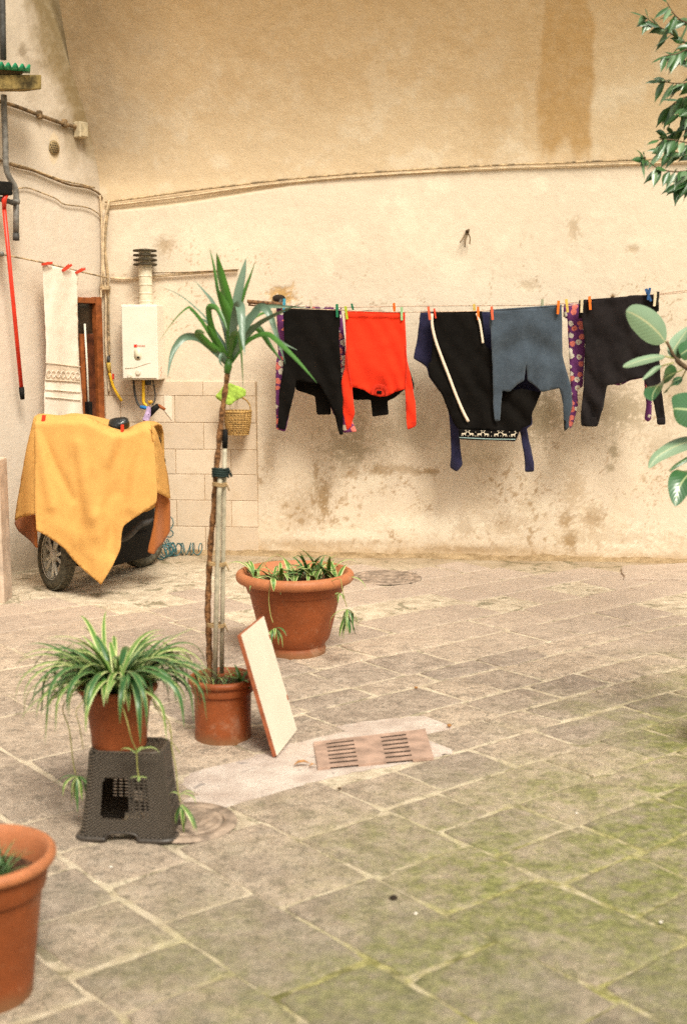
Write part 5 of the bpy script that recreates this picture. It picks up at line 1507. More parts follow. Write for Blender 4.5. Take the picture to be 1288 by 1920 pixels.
for pts, w, cc, dd in YL:
    P = smooth_path([yk(x, y, dd * (i / (len(pts) - 1)) ** 1.2) for i, (x, y) in enumerate(pts)], 5)
    n = len(P) - 1
    W = [1.0 * w * (.50 + .50 * min(1, i / (n * .25))) * (1 - max(0, (i / n - .5) / .5) ** 1.7) + .0008 for i in range(n + 1)]
    rl = random.uniform(-.9, .9); sd = []
    for i in range(n + 1):
        t3 = (P[min(i + 1, n)] - P[max(i - 1, 0)]).normalized()
        e1 = t3.cross(Vector((0, 1, 0))).normalized(); e2 = t3.cross(e1).normalized()
        sd.append(e1 * math.cos(rl + .5 * i / n) + e2 * math.sin(rl + .5 * i / n))
    m = MB(); m.strip(P, W, sd, -.45 if cc == 'g' else .35); m.build('leaf', M['yucca_leaf' if cc == 'g' else 'yucca_leaf_pale'], ty)
# stakes
ts = thing('stake', 'pale grey tube stake in the yucca pot, standing right in front of the stem', 'stake', cyu + UP * .24)
m = MB(); m.tube([at_y(403,1285,YD-.05), at_y(407,1100,YD-.045), at_y(411,930,YD-.04), at_y(414,884,YD-.035)], .0105, 10); m.build('tube', M['stake'], ts)
ts = thing('broom_stake', 'thin grey broom handle with a black grip, used as the right hand yucca stake', 'stake', cyu + Vector((.03, 0, .24)))
m = MB(); m.tube([at_y(416,1262,YD-.01), at_y(418,1100,YD-.01), at_y(420,930,YD-.01), at_y(422,838,YD-.01)], .0095, 10); m.build('tube', M['stake'], ts)
m = MB(); m.tube([at_y(422,840,YD-.01), at_y(422.5,822,YD-.01), at_y(423,805,YD-.01)], [.0115, .012, .009], 10); m.build('grip', M['dark_plastic'], ts)
def tie(y, xa, xb, mat, label, r=.0035, wraps=3, name='tie'):
    m = MB()
    c = at_y((xa + xb) / 2, y, YD - .02); R_ = (at_y(xb, y, YD) - at_y(xa, y, YD)).length / 2
    P = []
    for k in range(wraps * 14 + 1):
        w = 2 * math.pi * k / 14; P.append(c + Vector((R_ * math.cos(w), .030 * math.sin(w), (k / 14 - wraps / 2) * r * 1.9 + .003 * math.sin(w * 2))))
    P.append(P[-1] + Vector((.015, -.01, -.035)))
    m.tube(P, r, 6); o = m.build(name, mat); tag(o, label, 'tie'); return o
tie(886, 399, 428, simple("dark_green_twine", (.02,.035,.03), .8, .2), 'dark green cord wrapped round the yucca stem and both stakes below the basket', .0050, 4, 'cord')
tie(908, 399, 424, M['raffia'], 'uppermost raffia tie on the yucca stem, just under the dark cord', .003, 3)
tie(1057, 391, 423, M['raffia'], 'middle raffia tie on the yucca stem, level with the large pot rim', .003, 3)
tie(1172, 389, 421, M['raffia'], 'lowest raffia tie on the yucca stem, just above its pot', .003, 3)

# =================================================================== WICKER STOOL
random.seed(3)
tst = thing('wicker_stool', 'dark plastic wicker stool with slotted sides and a flared base', 'stool', (-.732, 3.965, 0))
CS = Vector((-.732, 3.965, 0))
RS = Matrix.Rotation(math.radians(-5), 3, 'Z') @ Matrix.Diagonal((1.0, .62, 1.0))
NS, MH = 40, 48
def rsq(side, u, half, rad):
    """point on a rounded square: side 0 front(-y) 1 right 2 back 3 left; u -1..1"""
    a = half - rad; 
    L_ = a + rad * math.pi / 4
    s_ = u * L_
    if abs(s_) <= a: x, y = s_, -half
    else:
        w = (abs(s_) - a) / rad
        x, y = math.copysign(a + rad * math.sin(w), s_), -a - rad * math.cos(w)
    for _ in range(side): x, y = -y, x
    return x, y
def shalf(t_): return .164 - .034 * t_ - .004 * math.sin(math.pi * t_)
vs = []; idx = {}
rows_ = [i / MH for i in range(MH + 1)]
for j, t_ in enumerate(rows_):
    for sd_ in range(4):
        for i in range(NS):
            u = -1 + 2 * i / NS
            x, y = rsq(sd_, u, shalf(t_), .045)
            idx[(sd_ * NS + i, j)] = len(vs); q = RS @ Vector((x, y, 0)); vs.append((CS.x + q.x, CS.y + q.y, .006 + t_ * (STOOL_H - .022)))
fs = []
def hole(sd_, u, t_, i, j):
    if sd_ == 0:
        e = (abs(u + .24) / .36) ** 5 + (abs(t_ - .50) / .26) ** 5
        if e < 1: return True
        if .14 < u < .62 and .30 < t_ < .74 and j % 2 == 0 and i % 3: return True
        if -.42 < u < .30 and t_ < .085 + .02 * (1 - ((u + .06) / .36) ** 4): return True
    elif sd_ == 2:
        if -.12 < u < .16 and (.52 < t_ < .74 or .26 < t_ < .37): return True
        if -.72 < u < .72 and .28 < t_ < .76 and j % 2 == 0 and i % 3: return True
        if abs(u) < .36 and t_ < .09: return True
    else:
        if -.55 < u < .55 and .22 < t_ < .80 and j % 2 == 0 and i % 3: return True
        if abs(u) < .36 and t_ < .09: return True
    return False
NT = NS * 4
for j in range(MH):
    for k in range(NT):
        sd_, i = divmod(k, NS); u = -1 + 2 * (i + .5) / NS; t_ = (j + .5) / MH
        if hole(sd_, u, t_, i, j): continue
        fs.append((idx[(k, j)], idx[((k + 1) % NT, j)], idx[((k + 1) % NT, j + 1)], idx[(k, j + 1)]))
m = MB(); m.add(vs, fs)
o = m.build('side_shell', M['wicker'], tst); s_ = o.modifiers.new('s', 'SOLIDIFY'); s_.thickness = .005; s_.offset = -1
# top: rounded shoulder and slightly sunken seat
vs = []; fs = []
lv = [(shalf(1.0), STOOL_H - .016), (shalf(1.0) - .002, STOOL_H - .006), (shalf(1.0) - .009, STOOL_H), (shalf(1.0) - .020, STOOL_H + .001), (shalf(1) - .030, STOOL_H - .004), (.03, STOOL_H - .004)]
for hf, z in lv:
    for sd_ in range(4):
        for i in range(NS):
            x, y = rsq(sd_, -1 + 2 * i / NS, hf, min(.045, hf * .6)); q = RS @ Vector((x, y, 0)); vs.append((CS.x + q.x, CS.y + q.y, z))
for r in range(len(lv) - 1):
    for k in range(NT): fs.append((r * NT + k, r * NT + (k + 1) % NT, (r + 1) * NT + (k + 1) % NT, (r + 1) * NT + k))
fs.append(tuple((len(lv) - 1) * NT + k for k in range(NT)))
m = MB(); m.add(vs, fs); m.build('seat', M['wicker'], tst)
m = MB(); P = [Vector(vs[2 * NT + k]) for k in range(NT)]; m.tube(P + [P[0]], .0045, 6, cap=False); m.build('seat_rim', simple('stool_seat_rim', (.11, .088, .068), .45, .15), tst)
# smooth foot rim, broken by the arches
def rimrun(u0, u1, sd_a, sd_b):
    P = []
    k0 = sd_a * 2 + (u0 + 1); k1 = sd_b * 2 + (u1 + 1)
    for i in range(33):
        kk = k0 + (k1 - k0) * i / 32; sd_ = int(kk // 2) % 4; u = kk - 2 * (kk // 2) - 1
        x, y = rsq(sd_, u, shalf(0) + .003, .045); q = RS @ Vector((x, y, 0)); P.append(Vector((CS.x + q.x, CS.y + q.y, .013)))
    m = MB(); m.tube(P, .0095, 8); m.build('foot', simple_rim, tst)
simple_rim = simple("stool_rim", (.065, .052, .042), .4, .15, spec=.5)
rimrun(.30, -.36, 0, 1); rimrun(.36, -.36, 1, 2); rimrun(.36, -.36, 2, 3); rimrun(.36, -.42, 3, 4)
P = []
for k in range(21):
    w = math.pi * k / 20; u = -.06 - .36 * (math.copysign(abs(math.cos(w)) ** .5, math.cos(w))); t_ = .008 + .098 * abs(math.sin(w)) ** .5
    x, y = rsq(0, u, shalf(t_) + .001, .045); q = RS @ Vector((x, y, 0)); P.append(Vector((CS.x + q.x, CS.y + q.y, .006 + t_ * .29)))
m = MB(); m.tube(P, .0045, 8); m.build('foot_arch', simple_rim, tst)

# =================================================================== LEANING BOARD
B1, B2 = at_floor(519, 1418, .012), at_floor(557, 1369, .012)
e_ = (B2 - B1).normalized(); nh = Vector((-e_.y, e_.x, 0))
if nh.x > 0: nh = -nh
d_ = ray(452, 1190)
A = np.array([[d_.x, -nh.x, 0], [d_.y, -nh.y, 0], [d_.z, 0, -1]]); rhs = np.array(B1 - EYE)
sol = np.linalg.solve(A, rhs); T1 = B1 + nh * sol[1] + UP * sol[2]
T2 = T1 + (B2 - B1)
th = (T1 - B1).cross(B2 - B1).normalized()
if th.x > 0 : th = -th
tbd = thing('leaning_board', 'white laminate shelf board with red brown edges leaning on the yucca pot', 'board', B1.lerp(B2, .5))
m = MB(); m.hexa([B1, B2, T2, T1], th * .018)
bevel(m.build('core', M['laminate_edge'], tbd, smooth=False), .0015, 1)
g_ = .0008
m = MB(); ins = .0015
a1, a2, a3, a4 = [B1.lerp(T2, ins), B2.lerp(T1, ins), T2.lerp(B1, ins), T1.lerp(B2, ins)]
m.hexa([a1, a2, a3, a4], -th * .0012); m.build('face', M['laminate'], tbd, smooth=False)
def bpt(u, v): return B1.lerp(B2, u).lerp(T1.lerp(T2, u), v)
for (v0, v1) in ((.27, .315), (.80, .845)):
    m = MB(); m.hexa([bpt(.965, v0), bpt(1.004, v0), bpt(1.004, v1), bpt(.965, v1 - .01)], -th * .0022); m.build('chip', M['laminate_edge'], tbd, smooth=False)
print('board', T1, T2, (T1 - B1).length, (B2 - B1).length)

# =================================================================== BASKET
cb_ = wallp(446, 790, .13)
tbk = thing('wicker_basket', 'small pale wicker basket with an arched handle hanging on the block wall', 'basket', cb_)
kpx = 1 / (F_PX / 9.0)
rt_, rb_, hb = 26 * kpx, 20 * kpx, 43 * kpx
zc0 = wallp(446, 814, .13).z
bc = Vector((cb_.x, cb_.y, zc0))
m = MB(); NR, NK = 13, 96
for i in range(NR):
    t_ = i / (NR - 1); z = zc0 + hb * t_; R_ = rb_ + (rt_ - rb_) * math.sin(t_ * 1.3) / math.sin(1.3)
    P = []
    for k in range(NK + 1):
        w = 2 * math.pi * k / NK; r_ = R_ + .0028 * math.cos(w * 24 + (math.pi if i % 2 else 0)); P.append((bc.x + r_ * math.cos(w), bc.y + r_ * math.sin(w), z))
    m.tube(P, .0052, 5, cap=False)
m.build('weave', M['cane'], tbk)
m = MB()
for k in range(24):
    w = 2 * math.pi * (k + .0) / 24
    m.tube([(bc.x + rb_ * math.cos(w), bc.y + rb_ * math.sin(w), zc0 - .002), (bc.x + (rb_ + (rt_ - rb_) * .8) * math.cos(w), bc.y + (rb_ + (rt_ - rb_) * .8) * math.sin(w), zc0 + hb * .55), (bc.x + rt_ * math.cos(w), bc.y + rt_ * math.sin(w), zc0 + hb)], .0035, 5)
m.build('stakes', M['cane'], tbk)
m = MB()
for q_ in range(2):
    P = [(bc.x + (rt_ + .002) * math.cos(2 * math.pi * k / 60), bc.y + (rt_ + .002) * math.sin(2 * math.pi * k / 60), zc0 + hb + .004 + .004 * math.sin(k * 1.2 + q_ * math.pi)) for k in range(61)]
    m.tube(P, .0055, 6, cap=False)
m.build('rim', M['cane'], tbk)
m = MB(); m.lathe([(.001, 0), (rb_, 0), (rb_, .006)], 24, bc); m.build('bottom', M['cane'], tbk)
m = MB()
for q_ in range(2):
    P = []
    for k in range(31):
        w = math.pi * k / 30
        P.append(bc + Vector(((rt_ - .004) * math.cos(w), -.02 * math.sin(w) + .004 * math.cos(k * 1.1 + q_ * math.pi), hb + .115 * math.sin(w) ** .8 + .004 * math.sin(k * 1.1 + q_ * math.pi))))
    m.tube(P, .0048, 6)
m.build('handle', M['cane'], tbk)
def cpos(off): return lambda x, y, d: wallp(x, y, off + d)
o = cloth('green_cloth', [(404,742),(413,733),(420,724),(430,718),(440,722),(452,726),(462,731),(461,742),(452,746),(441,752),(432,760),(424,758),(414,752),(408,748)], M['mould'], cpos(.20), fold=folds(718, 760, .012, 14, 44), thick=.004, step=3.5)
tag(o, 'lime green cloth draped over the handle of the wicker basket', 'cloth')
m = MB(); m.tube([wallp(447, 742, .0), wallp(447, 742, .14)], .005, 6); o = m.build('nail', M['cable_dark']); tag(o, 'nail in the blocks from which the wicker basket hangs', 'nail')

# =================================================================== COILED HOSE
th_ = thing('coiled_hose', 'blue green spiral air hose lying along the foot of the block wall', 'hose', at_floor(345, 1040))
def coil(pts, R_, pitch, r=.0045, ph=0.0):
    base = smooth_path(pts, 20); P = []; acc = 0
    for i in range(1, len(base)):
        seg = (base[i] - base[i - 1]); L_ = seg.length; tdir = seg.normalized(); a_ = UP; b_ = tdir.cross(UP).normalized()
        k = max(2, int(L_ / pitch * 16))
        for j in range(k):
            s__ = acc + L_ * j / k; w = 2 * math.pi * s__ / pitch + ph
            P.append(base[i - 1].lerp(base[i], j / k) + a_ * (R_ * math.cos(w)) + b_ * (R_ * math.sin(w)) + tdir * .012 * math.sin(w * .5 + s__ * 9))
        acc += L_
    m = MB(); m.tube(P, r, 6); return m
hy = .052
c1_ = [at_floor(x, y) + UP * hy for x, y in [(318,1044),(335,1042),(355,1041),(378,1042)]]
coil(c1_, .046, .042).build('coil', M['coil'], th_)
c2_ = [at_floor(x, y) + UP * (hy + .005) for x, y in [(300,1052),(310,1047),(322,1043),(332,1044)]]
coil(c2_, .050, .034, ph=1).build('coil', M['coil'], th_)
c3_ = [at_floor(312, 1042) + UP * .06, at_floor(316, 1042) + UP * .13, at_floor(318, 1040) + UP * .19, at_floor(319, 1040) + UP * .26]
coil(c3_, .036, .060, ph=2).build('coil', M['coil'], th_)

# =================================================================== SCOOTER UNDER THE BLANKET
tsc = thing('scooter', 'dark motor scooter hidden under the mustard blanket, alloy front wheel showing', 'scooter', at_floor(160, 1090))
def wheel(c, axis, R_, wd_, spokes=5, parent=tsc, alu='alu'):
    Q = axis.to_track_quat('Z', 'Y').to_matrix()
    def put(m): m.v = [tuple(Q @ Vector(v) + c) for v in m.v]; return m
    root = bpy.data.objects.new('wheel', None); COL.objects.link(root); root.location = c; root.parent = parent; root.matrix_parent_inverse = Matrix.Translation(-parent.location)
    m = MB(); pr = []
    for k in range(17):
        w = -math.pi * .80 + 1.60 * math.pi * k / 16
        pr.append((R_ - .042 + .042 * math.cos(w), wd_ / 2 * math.sin(w)))
    m.lathe(pr, 64); m.f = m.f
    put(m).build('tyre', M['rubber'], root)
    m = MB()
    for k in range(64):      # tread blocks
        w = 2 * math.pi * k / 64
        for s_ in (-1, 1):
            Rz = Matrix.Rotation(w, 3, 'Z')
            m.box(Rz @ Vector((R_ - .001, 0, s_ * wd_ * .20)), (.006, .012, wd_ * .28), Rz @ Matrix.Rotation(s_ * .5, 3, 'X'))
    put(m).build('tread', M['rubber'], root, smooth=False)
    m = MB(); Ri = R_ - .062
    m.lathe([(Ri + .010, wd_ * .40), (Ri + .002, wd_ * .42), (Ri - .010, wd_ * .36), (Ri - .012, wd_ * .15), (Ri - .012, -wd_ * .15), (Ri - .010, -wd_ * .36), (Ri + .008, -wd_ * .40)], 64)
    put(m).build('rim', M[alu], root)
    for k in range(spokes):
        for dd in (-.13, .13):
            w = 2 * math.pi * k / spokes + dd; w2 = 2 * math.pi * k / spokes + dd * 2.1
            m = MB(); m.tube([(.028 * math.cos(w), .028 * math.sin(w), wd_ * .18), ((Ri * .55) * math.cos((w + w2) / 2), (Ri * .55) * math.sin((w + w2) / 2), wd_ * .22), ((Ri - .008) * math.cos(w2), (Ri - .008) * math.sin(w2), wd_ * .20)], [.013, .010, .012], 8)
            put(m).build('spoke', M[alu], root)
    m = MB(); m.lathe([(.001, wd_ * .42), (.020, wd_ * .42), (.026, wd_ * .34), (.036, wd_ * .30), (.040, -wd_ * .3), (.001, -wd_ * .35)], 24); put(m).build('hub', M[alu], root)
    m = MB(); m.lathe([(.085, wd_ * .02), (.088, wd_ * .05), (.050, wd_ * .06), (.050, wd_ * .02)], 40); put(m).build('brake_disc', M['dark_grey'], root)
    return root
wb = at_floor(108, 1106)
RW_ = .235
wc = wb + Vector((.0, .02, RW_ + .002))
wheel(wc, Vector((-.80, -.60, .10)).normalized(), RW_, .105)
wr = at_floor(268, 1062) + UP * RW_
bd_ = (wr - wc); bd_.z = 0; bd_.normalize(); bn = Vector((bd_.y, -bd_.x, 0))
wheel(wr, bn, RW_, .11, alu='dark_grey')
RB = Matrix.Rotation(math.atan2(bd_.y, bd_.x), 3, 'Z')
def bbox(c, size, name, mat, bv=.03, tilt=0):
    m = MB(); m.box(c, size, RB @ Matrix.Rotation(tilt, 3, 'Y')); return bevel(m.build(name, mat, tsc, smooth=False), bv, 3)
Lb = (wr - wc).length
mid = wc.lerp(wr, .5)
bbox(wc + bd_ * Lb * .30 + UP * .02, (Lb * .5, .26, .10), 'footboard', M['dark_plastic'])
bbox(wc + bd_ * Lb * .62 + UP * -.04, (Lb * .62, .30, .20), 'crankcase', M['dark_plastic'], .03)
bbox(wc + bd_ * Lb * .78 + UP * .12, (Lb * .5, .24, .26), 'engine_cover', M['dark_plastic'], .04)
bbox(wc + bd_ * Lb * .80 + UP * .40, (Lb * .72, .25, .20), 'body', M['dark_plastic'], .05)
bbox(wc + bd_ * Lb * .80 + UP * .54, (Lb * .8, .22, .08), 'seat', M['bag'], .03)
bbox(wc + bd_ * .20 + UP * .34, (.10, .30, .55), 'leg_shield', M['dark_plastic'], .03, -.25)
bbox(wc + UP * .60 + bd_ * .10, (.16, .22, .20), 'headset', M['dark_plastic'], .04)
m = MB(); m.tube([wc + bn * .0 + Vector((.0, .03, .04)), wc + bd_ * .08 + UP * .5], .028, 10); m.build('fork', M['dark_grey'], tsc)
m = MB(); m.tube([wc + UP * .72 + bd_ * .15 - Vector((.0, 0, 0)) + bn * -.25, wc + UP * .70 + bd_ * .15, wc + UP * .72 + bd_ * .15 + bn * .25], .014, 8); m.build('handlebar', M['dark_grey'], tsc)
m = MB(); m.tube(smooth_path([wc + bd_ * .25 + UP * .02, at_y(232, 1010, 7.95), at_y(262, 985, 7.95), at_y(290, 975, 8.0)], 5), .022, 8); m.build('exhaust', M['dark_grey'], tsc)
# props that carry the cloth: windshield edge and top box
bbox(wc + UP * .80 + bd_ * .18, (.05, .30, .26), 'screen', M['dark_plastic'], .02)
bbox(at_y(262, 845, 8.05), (.26, .22, .22), 'top_box', M['dark_plastic'], .05)

# black bag poking out above the blanket
bmm = bmesh.new(); bmesh.ops.create_icosphere(bmm, subdivisions=3, radius=.07)
for v in bmm.verts:
    k = 1 + .35 * (float(fbm(v.co.x * 22 + 5, v.co.z * 22 + v.co.y * 9, 61, 3)) - .5)
    v.co = Vector((v.co.x * 1.0 * k, v.co.y * .8 * k, v.co.z * .85 * k + max(0, v.co.x) * .28))
me = bpy.data.meshes.new('black_bag'); bmm.to_mesh(me); bmm.free(); me.materials.append(M['bag'])
for p in me.polygons: p.use_smooth = True
o = bpy.data.objects.new('black_bag', me); COL.objects.link(o); o.location = at_y(223, 800, 7.86); tag(o, 'crumpled glossy black bag sticking up behind the dip of the mustard blanket', 'bag')

# the blanket
def ridge(X, Y, pts, wdt, amp):
    best = np.full(X.shape, 1e9)
    for (x0, y0), (x1, y1) in zip(pts[:-1], pts[1:]):
        dx, dy = x1 - x0, y1 - y0; t_ = np.clip(((X - x0) * dx + (Y - y0) * dy) / (dx * dx + dy * dy), 0, 1)
        best = np.minimum(best, np.hypot(X - x0 - t_ * dx, Y - y0 - t_ * dy))
    return amp * np.exp(-(best / wdt) ** 2)
def blk(X, Y):
    h = np.clip((Y - 780) / 310, 0, 1)
    d = .06 * h + .05 * np.exp(-((X - 190) / 60) ** 2) * (1 - .2 * h)
    d = d + ridge(X, Y, z3([(420,290),(450,500),(480,690)]), 6, -0.0060) + ridge(X, Y, z3([(445,290),(490,500),(520,700)]), 13, 0.0200)
    d = d + ridge(X, Y, z3([(225,190),(300,360),(420,600)]), 9, -0.0165) + ridge(X, Y, z3([(215,180),(255,400),(300,640)]), 10, 0.0212)
    d = d + ridge(X, Y, z3([(690,210),(560,420),(540,800)]), 16, 0.0259) + ridge(X, Y, z3([(720,215),(640,480),(640,900)]), 13, -0.0188)
    d = d + ridge(X, Y, z3([(850,170),(800,420),(760,650)]), 13, 0.0236) + ridge(X, Y, z3([(830,200),(740,380),(690,560)]), 12, -0.0188)
    d = d + ridge(X, Y, z3([(350,760),(500,860),(600,1000)]), 16, 0.0118) + ridge(X, Y, z3([(560,700),(600,900),(585,1060)]), 12, 0.0165)
    d = d + .010 * np.sin(X / 11.0 + Y / 60.0) * h + .008 * (fbm(X / 22, Y / 36, 71, 3) - .5)
    d = d + .007 * np.sin((X + Y * .25) / 4.6 + fbm(X / 40, Y / 40, 72, 3) * 9) * fbm(X / 30, Y / 50, 73, 3) * h
    # the top edge turns over backwards
    d = d - .10 * sstep(14, 0, Y - np.interp(X, [62, 121, 157, 170, 183, 208, 228, 247, 272, 288], [781, 780, 780, 784, 790, 803, 806, 802, 792, 800]))
    return d
def ypos(y0): return lambda x, y, d: at_y(x, y, y0 - d)
bl = cloth('mustard_blanket', z3([(203,124),(250,124),(310,126),(370,121),(440,121),(485,125),(520,135),(560,152),(600,175),(640,192),(690,206),(720,204),(760,190),(800,170),(835,158),(865,163),(882,182),(890,300),(900,450),(905,565),(900,622),(860,650),(780,705),(712,755),(703,785),(695,880),(650,985),(585,1092),(500,1020),(420,945),(380,890),(330,850),(270,810),(212,780),(203,640),(204,400)]),
           M['yellow_cloth'], ypos(7.74), fold=blk, thick=.012, step=4.5)
tag(bl, 'mustard yellow fleece blanket thrown over the scooter, pointed corner hanging to the ground', 'blanket')
cloth('side_flap', z3([(205,122),(190,170),(160,300),(125,500),(100,640),(89,728),(110,708),(150,697),(206,688),(207,400)]), M['yellow_cloth'], ypos(7.74), parent=bl,
      fold=lambda X, Y: .01 - .005 * (67 - X) - .008 * np.cos((67 - X) * .25), thick=.012, step=4.5)
cloth('shaded_underside', z3([(90,730),(110,708),(150,697),(206,688),(214,780),(217,883),(170,832),(110,782),(90,748)]), M['shaded_cloth'], ypos(7.82), parent=bl, fold=lambda X, Y: -.008 * (70 - X) - .04 + .01 * np.sin(Y / 6), thick=.010, step=4.5)  # underside of the blanket, shade painted as a darker cloth
cloth('side_flap', z3([(866,163),(885,185),(912,250),(940,350),(965,480),(979,602),(940,577),(903,563),(890,300)]), M['yellow_cloth'], ypos(7.74), parent=bl, fold=lambda X, Y: .03 - .013 * np.clip(X - 288, 0, 99), thick=.012, step=4.5)
cloth('shaded_underside', z3([(898,560),(940,577),(978,603),(981,700),(976,790),(945,840),(905,885),(885,920),(850,908),(858,860),(885,760),(898,650)]), M['shaded_cloth'], ypos(7.98), parent=bl, fold=lambda X, Y: .02 * np.sin(X / 5) - .006 * (X - 290), thick=.010, step=4.5)
m = MB(); top = z3([(203,124),(310,126),(370,121),(485,125),(560,152),(640,192),(690,206),(760,190),(835,158),(882,185)]); vs = []; fs = []
for k in range(28):
    t_ = k / 27 * (len(top) - 1); i = min(int(t_), len(top) - 2); f_ = t_ - i
    x = top[i][0] + (top[i + 1][0] - top[i][0]) * f_; y = top[i][1] + (top[i + 1][1] - top[i][1]) * f_
    p = at_y(x, y, 7.84)
    for dy, dz in ((-.02, -.004), (.08, .006), (.22, -.002), (.38, -.02), (.46, -.07), (.48, -.30), (.50, -.62)): vs.append(p + Vector((0, dy, dz + .006 * math.sin(k * .9 + dy * 9))))
for k in range(27):
    for j in range(6):
        a = k * 7 + j; fs.append((a, a + 7, a + 8, a + 1))
m.add(vs, fs); o = m.build('back_fall', M['yellow_cloth'], bl); s_ = o.modifiers.new('s', 'SOLIDIFY'); s_.thickness = .01
def peg_y(px, py, y, col, label, tilt=0, sc=1.0):
    o = peg(px, py, col, 0, label, tilt, 0, 'w', sc); o.location = at_y(px, py, y); return o
peg_y(82, 789, 7.76, 'red', 'red peg clipped to the left end of the mustard blanket top edge', 8, 1.0)
peg_y(230, 806, 7.76, 'red', 'red peg clipped in the dip of the mustard blanket top edge', 2, .9)

# =================================================================== RUBBER PLANT (right edge)
random.seed(31)
RY = 4.7
tr = thing('rubber_plant', 'rubber plant with broad glossy leaves reaching in from the right edge', 'plant', (1.62, RY, .30))
def ry_(x, y, d=0.0): return at_y(x, y, RY + d)
m = MB(); m.tube(smooth_path([Vector((1.66, RY + .05, .25)), Vector((1.70, RY + .05, .9)), Vector((1.66, RY, 1.35)), ry_(1350,715), ry_(1288,690), ry_(1266,672), ry_(1255,652), ry_(1249,640)], 6), [.016] * 12 + [.010] * 18 + [.006] * 13, 8); m.build('stem', M['twig'], tr)
m = MB(); m.tube(smooth_path([Vector((1.68, RY + .05, .8)), Vector((1.62, RY, 1.15)), ry_(1360,850), ry_(1310,840)], 6), .010, 8); m.build('branch', M['twig'], tr)
def big_leaf(pts, w, mat, dd=(0, 0), tiltv=(0, 0, 0), bend=.25, pet=None):
    P = smooth_path([ry_(x, y, dd[0] + (dd[1] - dd[0]) * i / (len(pts) - 1)) for i, (x, y) in enumerate(pts)], 7); n = len(P) - 1
    W = [max(.002, w * math.sin(math.pi * min(1, (i / n) ** .80 * .97 + .03)) ** .62) for i in range(n + 1)]
    W[-1] = .002
    sd_ = Vector(tiltv) if any(tiltv) else Vector((0, 0, 1))
    m = MB(); m.strip(P, W, sd_, bend); o = m.build('leaf', mat, tr)
    s_ = o.modifiers.new('s', 'SUBSURF'); s_.levels = 1; s_.render_levels = 1
    if pet: m = MB(); m.tube(smooth_path([ry_(*pet), P[0]], 3), .0028, 6); m.build('petiole', M['runner'], tr)
    return o
PL, GL = M['rubber_leaf_pale'], M['rubber_leaf']
big_leaf([(1246,640),(1232,622),(1212,604),(1190,590),(1173,583)], .118, PL, (0, -.08), (.3, .1, .95), .22, (1255,652))
big_leaf([(1246,668),(1225,670),(1200,676),(1180,683),(1167,688)], .034, PL, (0, -.12), (0, .5, .9), .4, (1262,672))
big_leaf([(1240,686),(1228,692),(1215,702),(1203,713)], .020, PL, (0, -.06), (.5, .5, .6), .4, (1262,680))
big_leaf([(1268,698),(1252,706),(1236,720),(1224,738),(1222,752)], .105, GL, (0, -.10), (.8, .2, .8), .25, (1280,692))
big_leaf([(1278,708),(1262,716),(1250,728),(1243,738)], .050, GL, (.05, .06), (.7, .3, .7), .25, (1285,694))
big_leaf([(1256,668),(1266,650),(1278,632),(1292,612)], .062, PL, (0, .10), (.8, .2, -.6), .3)
big_leaf([(1262,664),(1275,655),(1290,640),(1300,628)], .075, GL, (.05, .12), (.7, .3, -.7), .3)
big_leaf([(1275,665),(1290,655),(1310,640)], .07, GL, (0, .1), (.6, .3, -.7), .3)
big_leaf([(1335,775),(1315,772),(1290,768),(1268,766),(1261,768)], .145, GL, (0, -.10), (.0, .3, 1), .15, (1320,720))
big_leaf([(1320,828),(1292,828),(1262,838),(1232,856),(1215,878)], .060, PL, (.05, -.10), (.3, .6, .7), .35, (1340,840))
big_leaf([(1320,850),(1292,858),(1268,872),(1254,884)], .022, GL, (.05, -.02), (.4, .6, .6), .4, (1340,845))
big_leaf([(1315,872),(1290,890),(1272,915),(1265,950)], .110, GL, (.0, -.10), (.85, .2, .5), .25, (1335,850))
for k in range(22):   # the rest of the plant, outside the picture
    h_ = .7 + .06 * k; a_ = random.uniform(-1.0, 2.2); b = Vector((1.70, RY + .05, h_))
    P = arch_path(b, a_, random.uniform(.28, .36), random.uniform(.3, .9), random.uniform(.6, 1.4), 9)
    if min(project(np.array(p))[0] for p in P) < 1320: continue
    n = len(P) - 1; m = MB(); m.strip(P, [max(.002, .10 * math.sin(math.pi * min(1, max(0, i / n * 1.12 - .12))) ** .65) + .003 for i in range(n + 1)], Vector((math.cos(a_), -math.sin(a_), 0)), .25); m.build('leaf', GL, tr)
pot('rubber_pot', 'terracotta pot of the rubber plant, just beyond the right edge', Vector((1.68, RY + .06, 0)), .17, .12, .30, .022)

# =================================================================== WEEPING FIG (top right)
random.seed(41)
FY = 5.6
tf = thing('weeping_fig', 'weeping fig tree hanging thin leafy twigs into the top right corner', 'tree', (2.35, FY, 0))
def fy_(x, y, d=0.0): return at_y(x, y, FY + d)
m = MB(); m.tube(smooth_path([Vector((2.35, FY, 0)), Vector((2.32, FY, 1.0)), Vector((2.38, FY, 2.0)), Vector((2.25, FY, 2.9)), Vector((2.1, FY, 3.9))], 6), [.06 - .0014 * i for i in range(25)], 10); m.build('trunk', M['twig'], tf)
for z0_, tgt in ((1.9, (1400, 340)), (2.4, (1380, 240)), (2.7, (1370, 150)), (3.0, (1360, 60))):
    m = MB(); e2 = fy_(*tgt); m.tube(smooth_path([Vector((2.35, FY, z0_)), (Vector((2.35, FY, z0_)) + e2) / 2 + UP * .08, e2], 5), .016, 7); m.build('limb', M['twig'], tf)
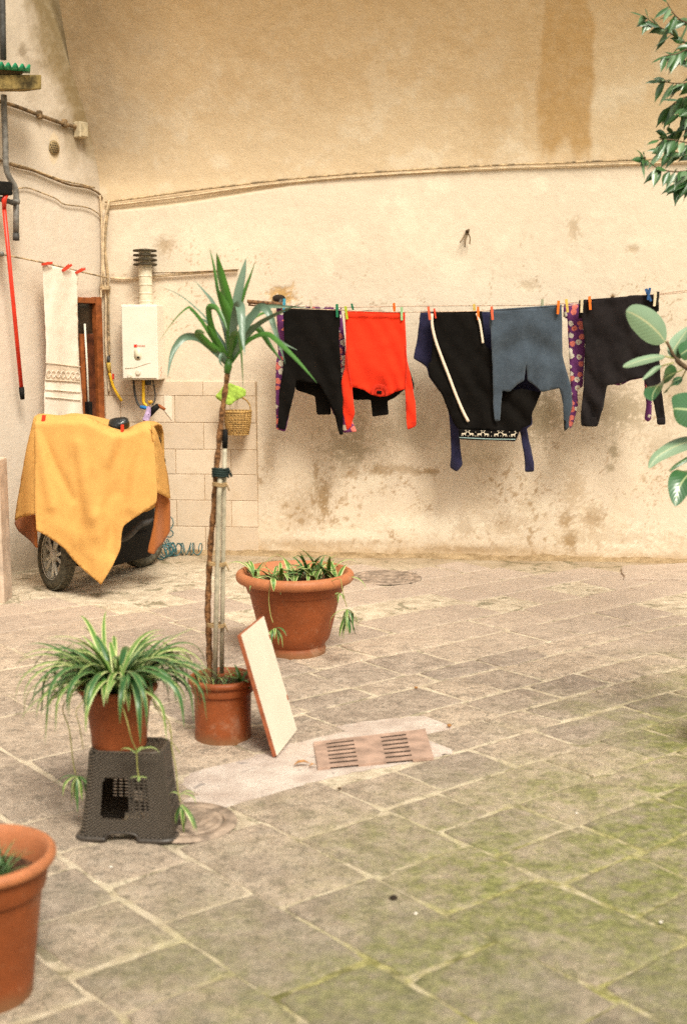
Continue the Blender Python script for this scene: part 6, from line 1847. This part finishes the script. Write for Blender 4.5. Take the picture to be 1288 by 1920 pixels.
TW = [([(1360,60),(1310,48),(1280,40),(1262,25),(1250,5)], 11), ([(1360,70),(1310,84),(1280,78),(1255,62),(1228,45),(1205,30)], 22), ([(1330,86),(1290,92),(1270,100),(1245,105)], 12),
      ([(1370,150),(1320,135),(1290,118),(1268,104)], 12), ([(1370,150),(1320,158),(1290,156),(1262,156),(1238,152)], 14), ([(1370,155),(1320,176),(1290,180),(1265,192),(1252,205)], 16),
      ([(1380,235),(1320,215),(1295,205),(1272,215)], 12), ([(1380,240),(1320,240),(1290,238),(1265,248),(1248,258)], 15), ([(1380,245),(1330,262),(1295,268),(1260,262),(1235,262)], 15),
      ([(1400,340),(1340,325),(1300,320),(1265,322),(1235,316),(1210,300),(1202,288)], 26), ([(1400,340),(1330,300),(1295,290),(1265,285),(1240,280)], 16), ([(1340,325),(1300,335),(1285,340),(1270,345)], 12), ([(1400,345),(1330,350),(1290,352)], 8)]
def fig_leaf(c, dirv, ln, w, mat):
    dirv = dirv.normalized(); dn_ = Vector((0, 0, -1))
    P = [c + dirv * ln * t_ + dn_ * ln * .30 * t_ * t_ for t_ in (0, .12, .3, .5, .7, .86, 1.0)]
    W = [.002, w * .45, w * .95, w, w * .72, w * .26, .001]
    sd_ = dirv.cross(Vector((random.uniform(-.6, .6), random.uniform(-1, -.1), random.uniform(-.2, 1)))).normalized()
    m = MB(); m.strip(P, W, sd_, .35); return m
nleaf = 0
for pts, cnt in TW:
    dz_ = random.uniform(-.15, .15)
    P = smooth_path([fy_(x, y, dz_ * (i / 3)) for i, (x, y) in enumerate(pts)], 6)
    m = MB(); m.tube(P, [.0045 - .003 * i / len(P) for i in range(len(P))], 6); m.build('twig', M['twig'], tf)
    for k in range(cnt):
        t_ = (k + random.random()) / cnt; i = min(int((.12 + .88 * t_) * (len(P) - 1)), len(P) - 2)
        tdir = (P[i + 1] - P[i]).normalized()
        s_ = 1 if k % 2 else -1
        d_ = tdir * .6 + Vector((random.uniform(-.3, .3), random.uniform(-.7, .3), random.uniform(-1.1, .15) if s_ > 0 else random.uniform(-.9, .5)))
        mt = M['ficus_leaf_pale'] if random.random() < .34 else M['ficus_leaf']
        fig_leaf(P[i], d_, random.uniform(.062, .100), random.uniform(.025, .037), mt).build('leaf', mt, tf); nleaf += 1
    fig_leaf(P[-1], (P[-1] - P[-2]), .075, .024, M['ficus_leaf']).build('leaf', M['ficus_leaf'], tf)
m = MB()
for k in range(1500):
    c = Vector((random.uniform(1.9, 3.3), FY + random.uniform(-.7, .7), random.uniform(2.0, 4.2)))
    if (Vector(((c.x - 2.5) / .75, (c.y - FY) / .75, (c.z - 3.1) / 1.1))).length > 1: continue
    if project(np.array(c))[0] < 1335: continue
    l_ = fig_leaf(c, Vector((random.uniform(-1, 1), random.uniform(-1, 1), random.uniform(-1, .3))), .075, .03, None); m.add(l_.v, l_.f)
o = m.build('foliage', M['ficus_leaf'], tf); o['kind'] = 'stuff'
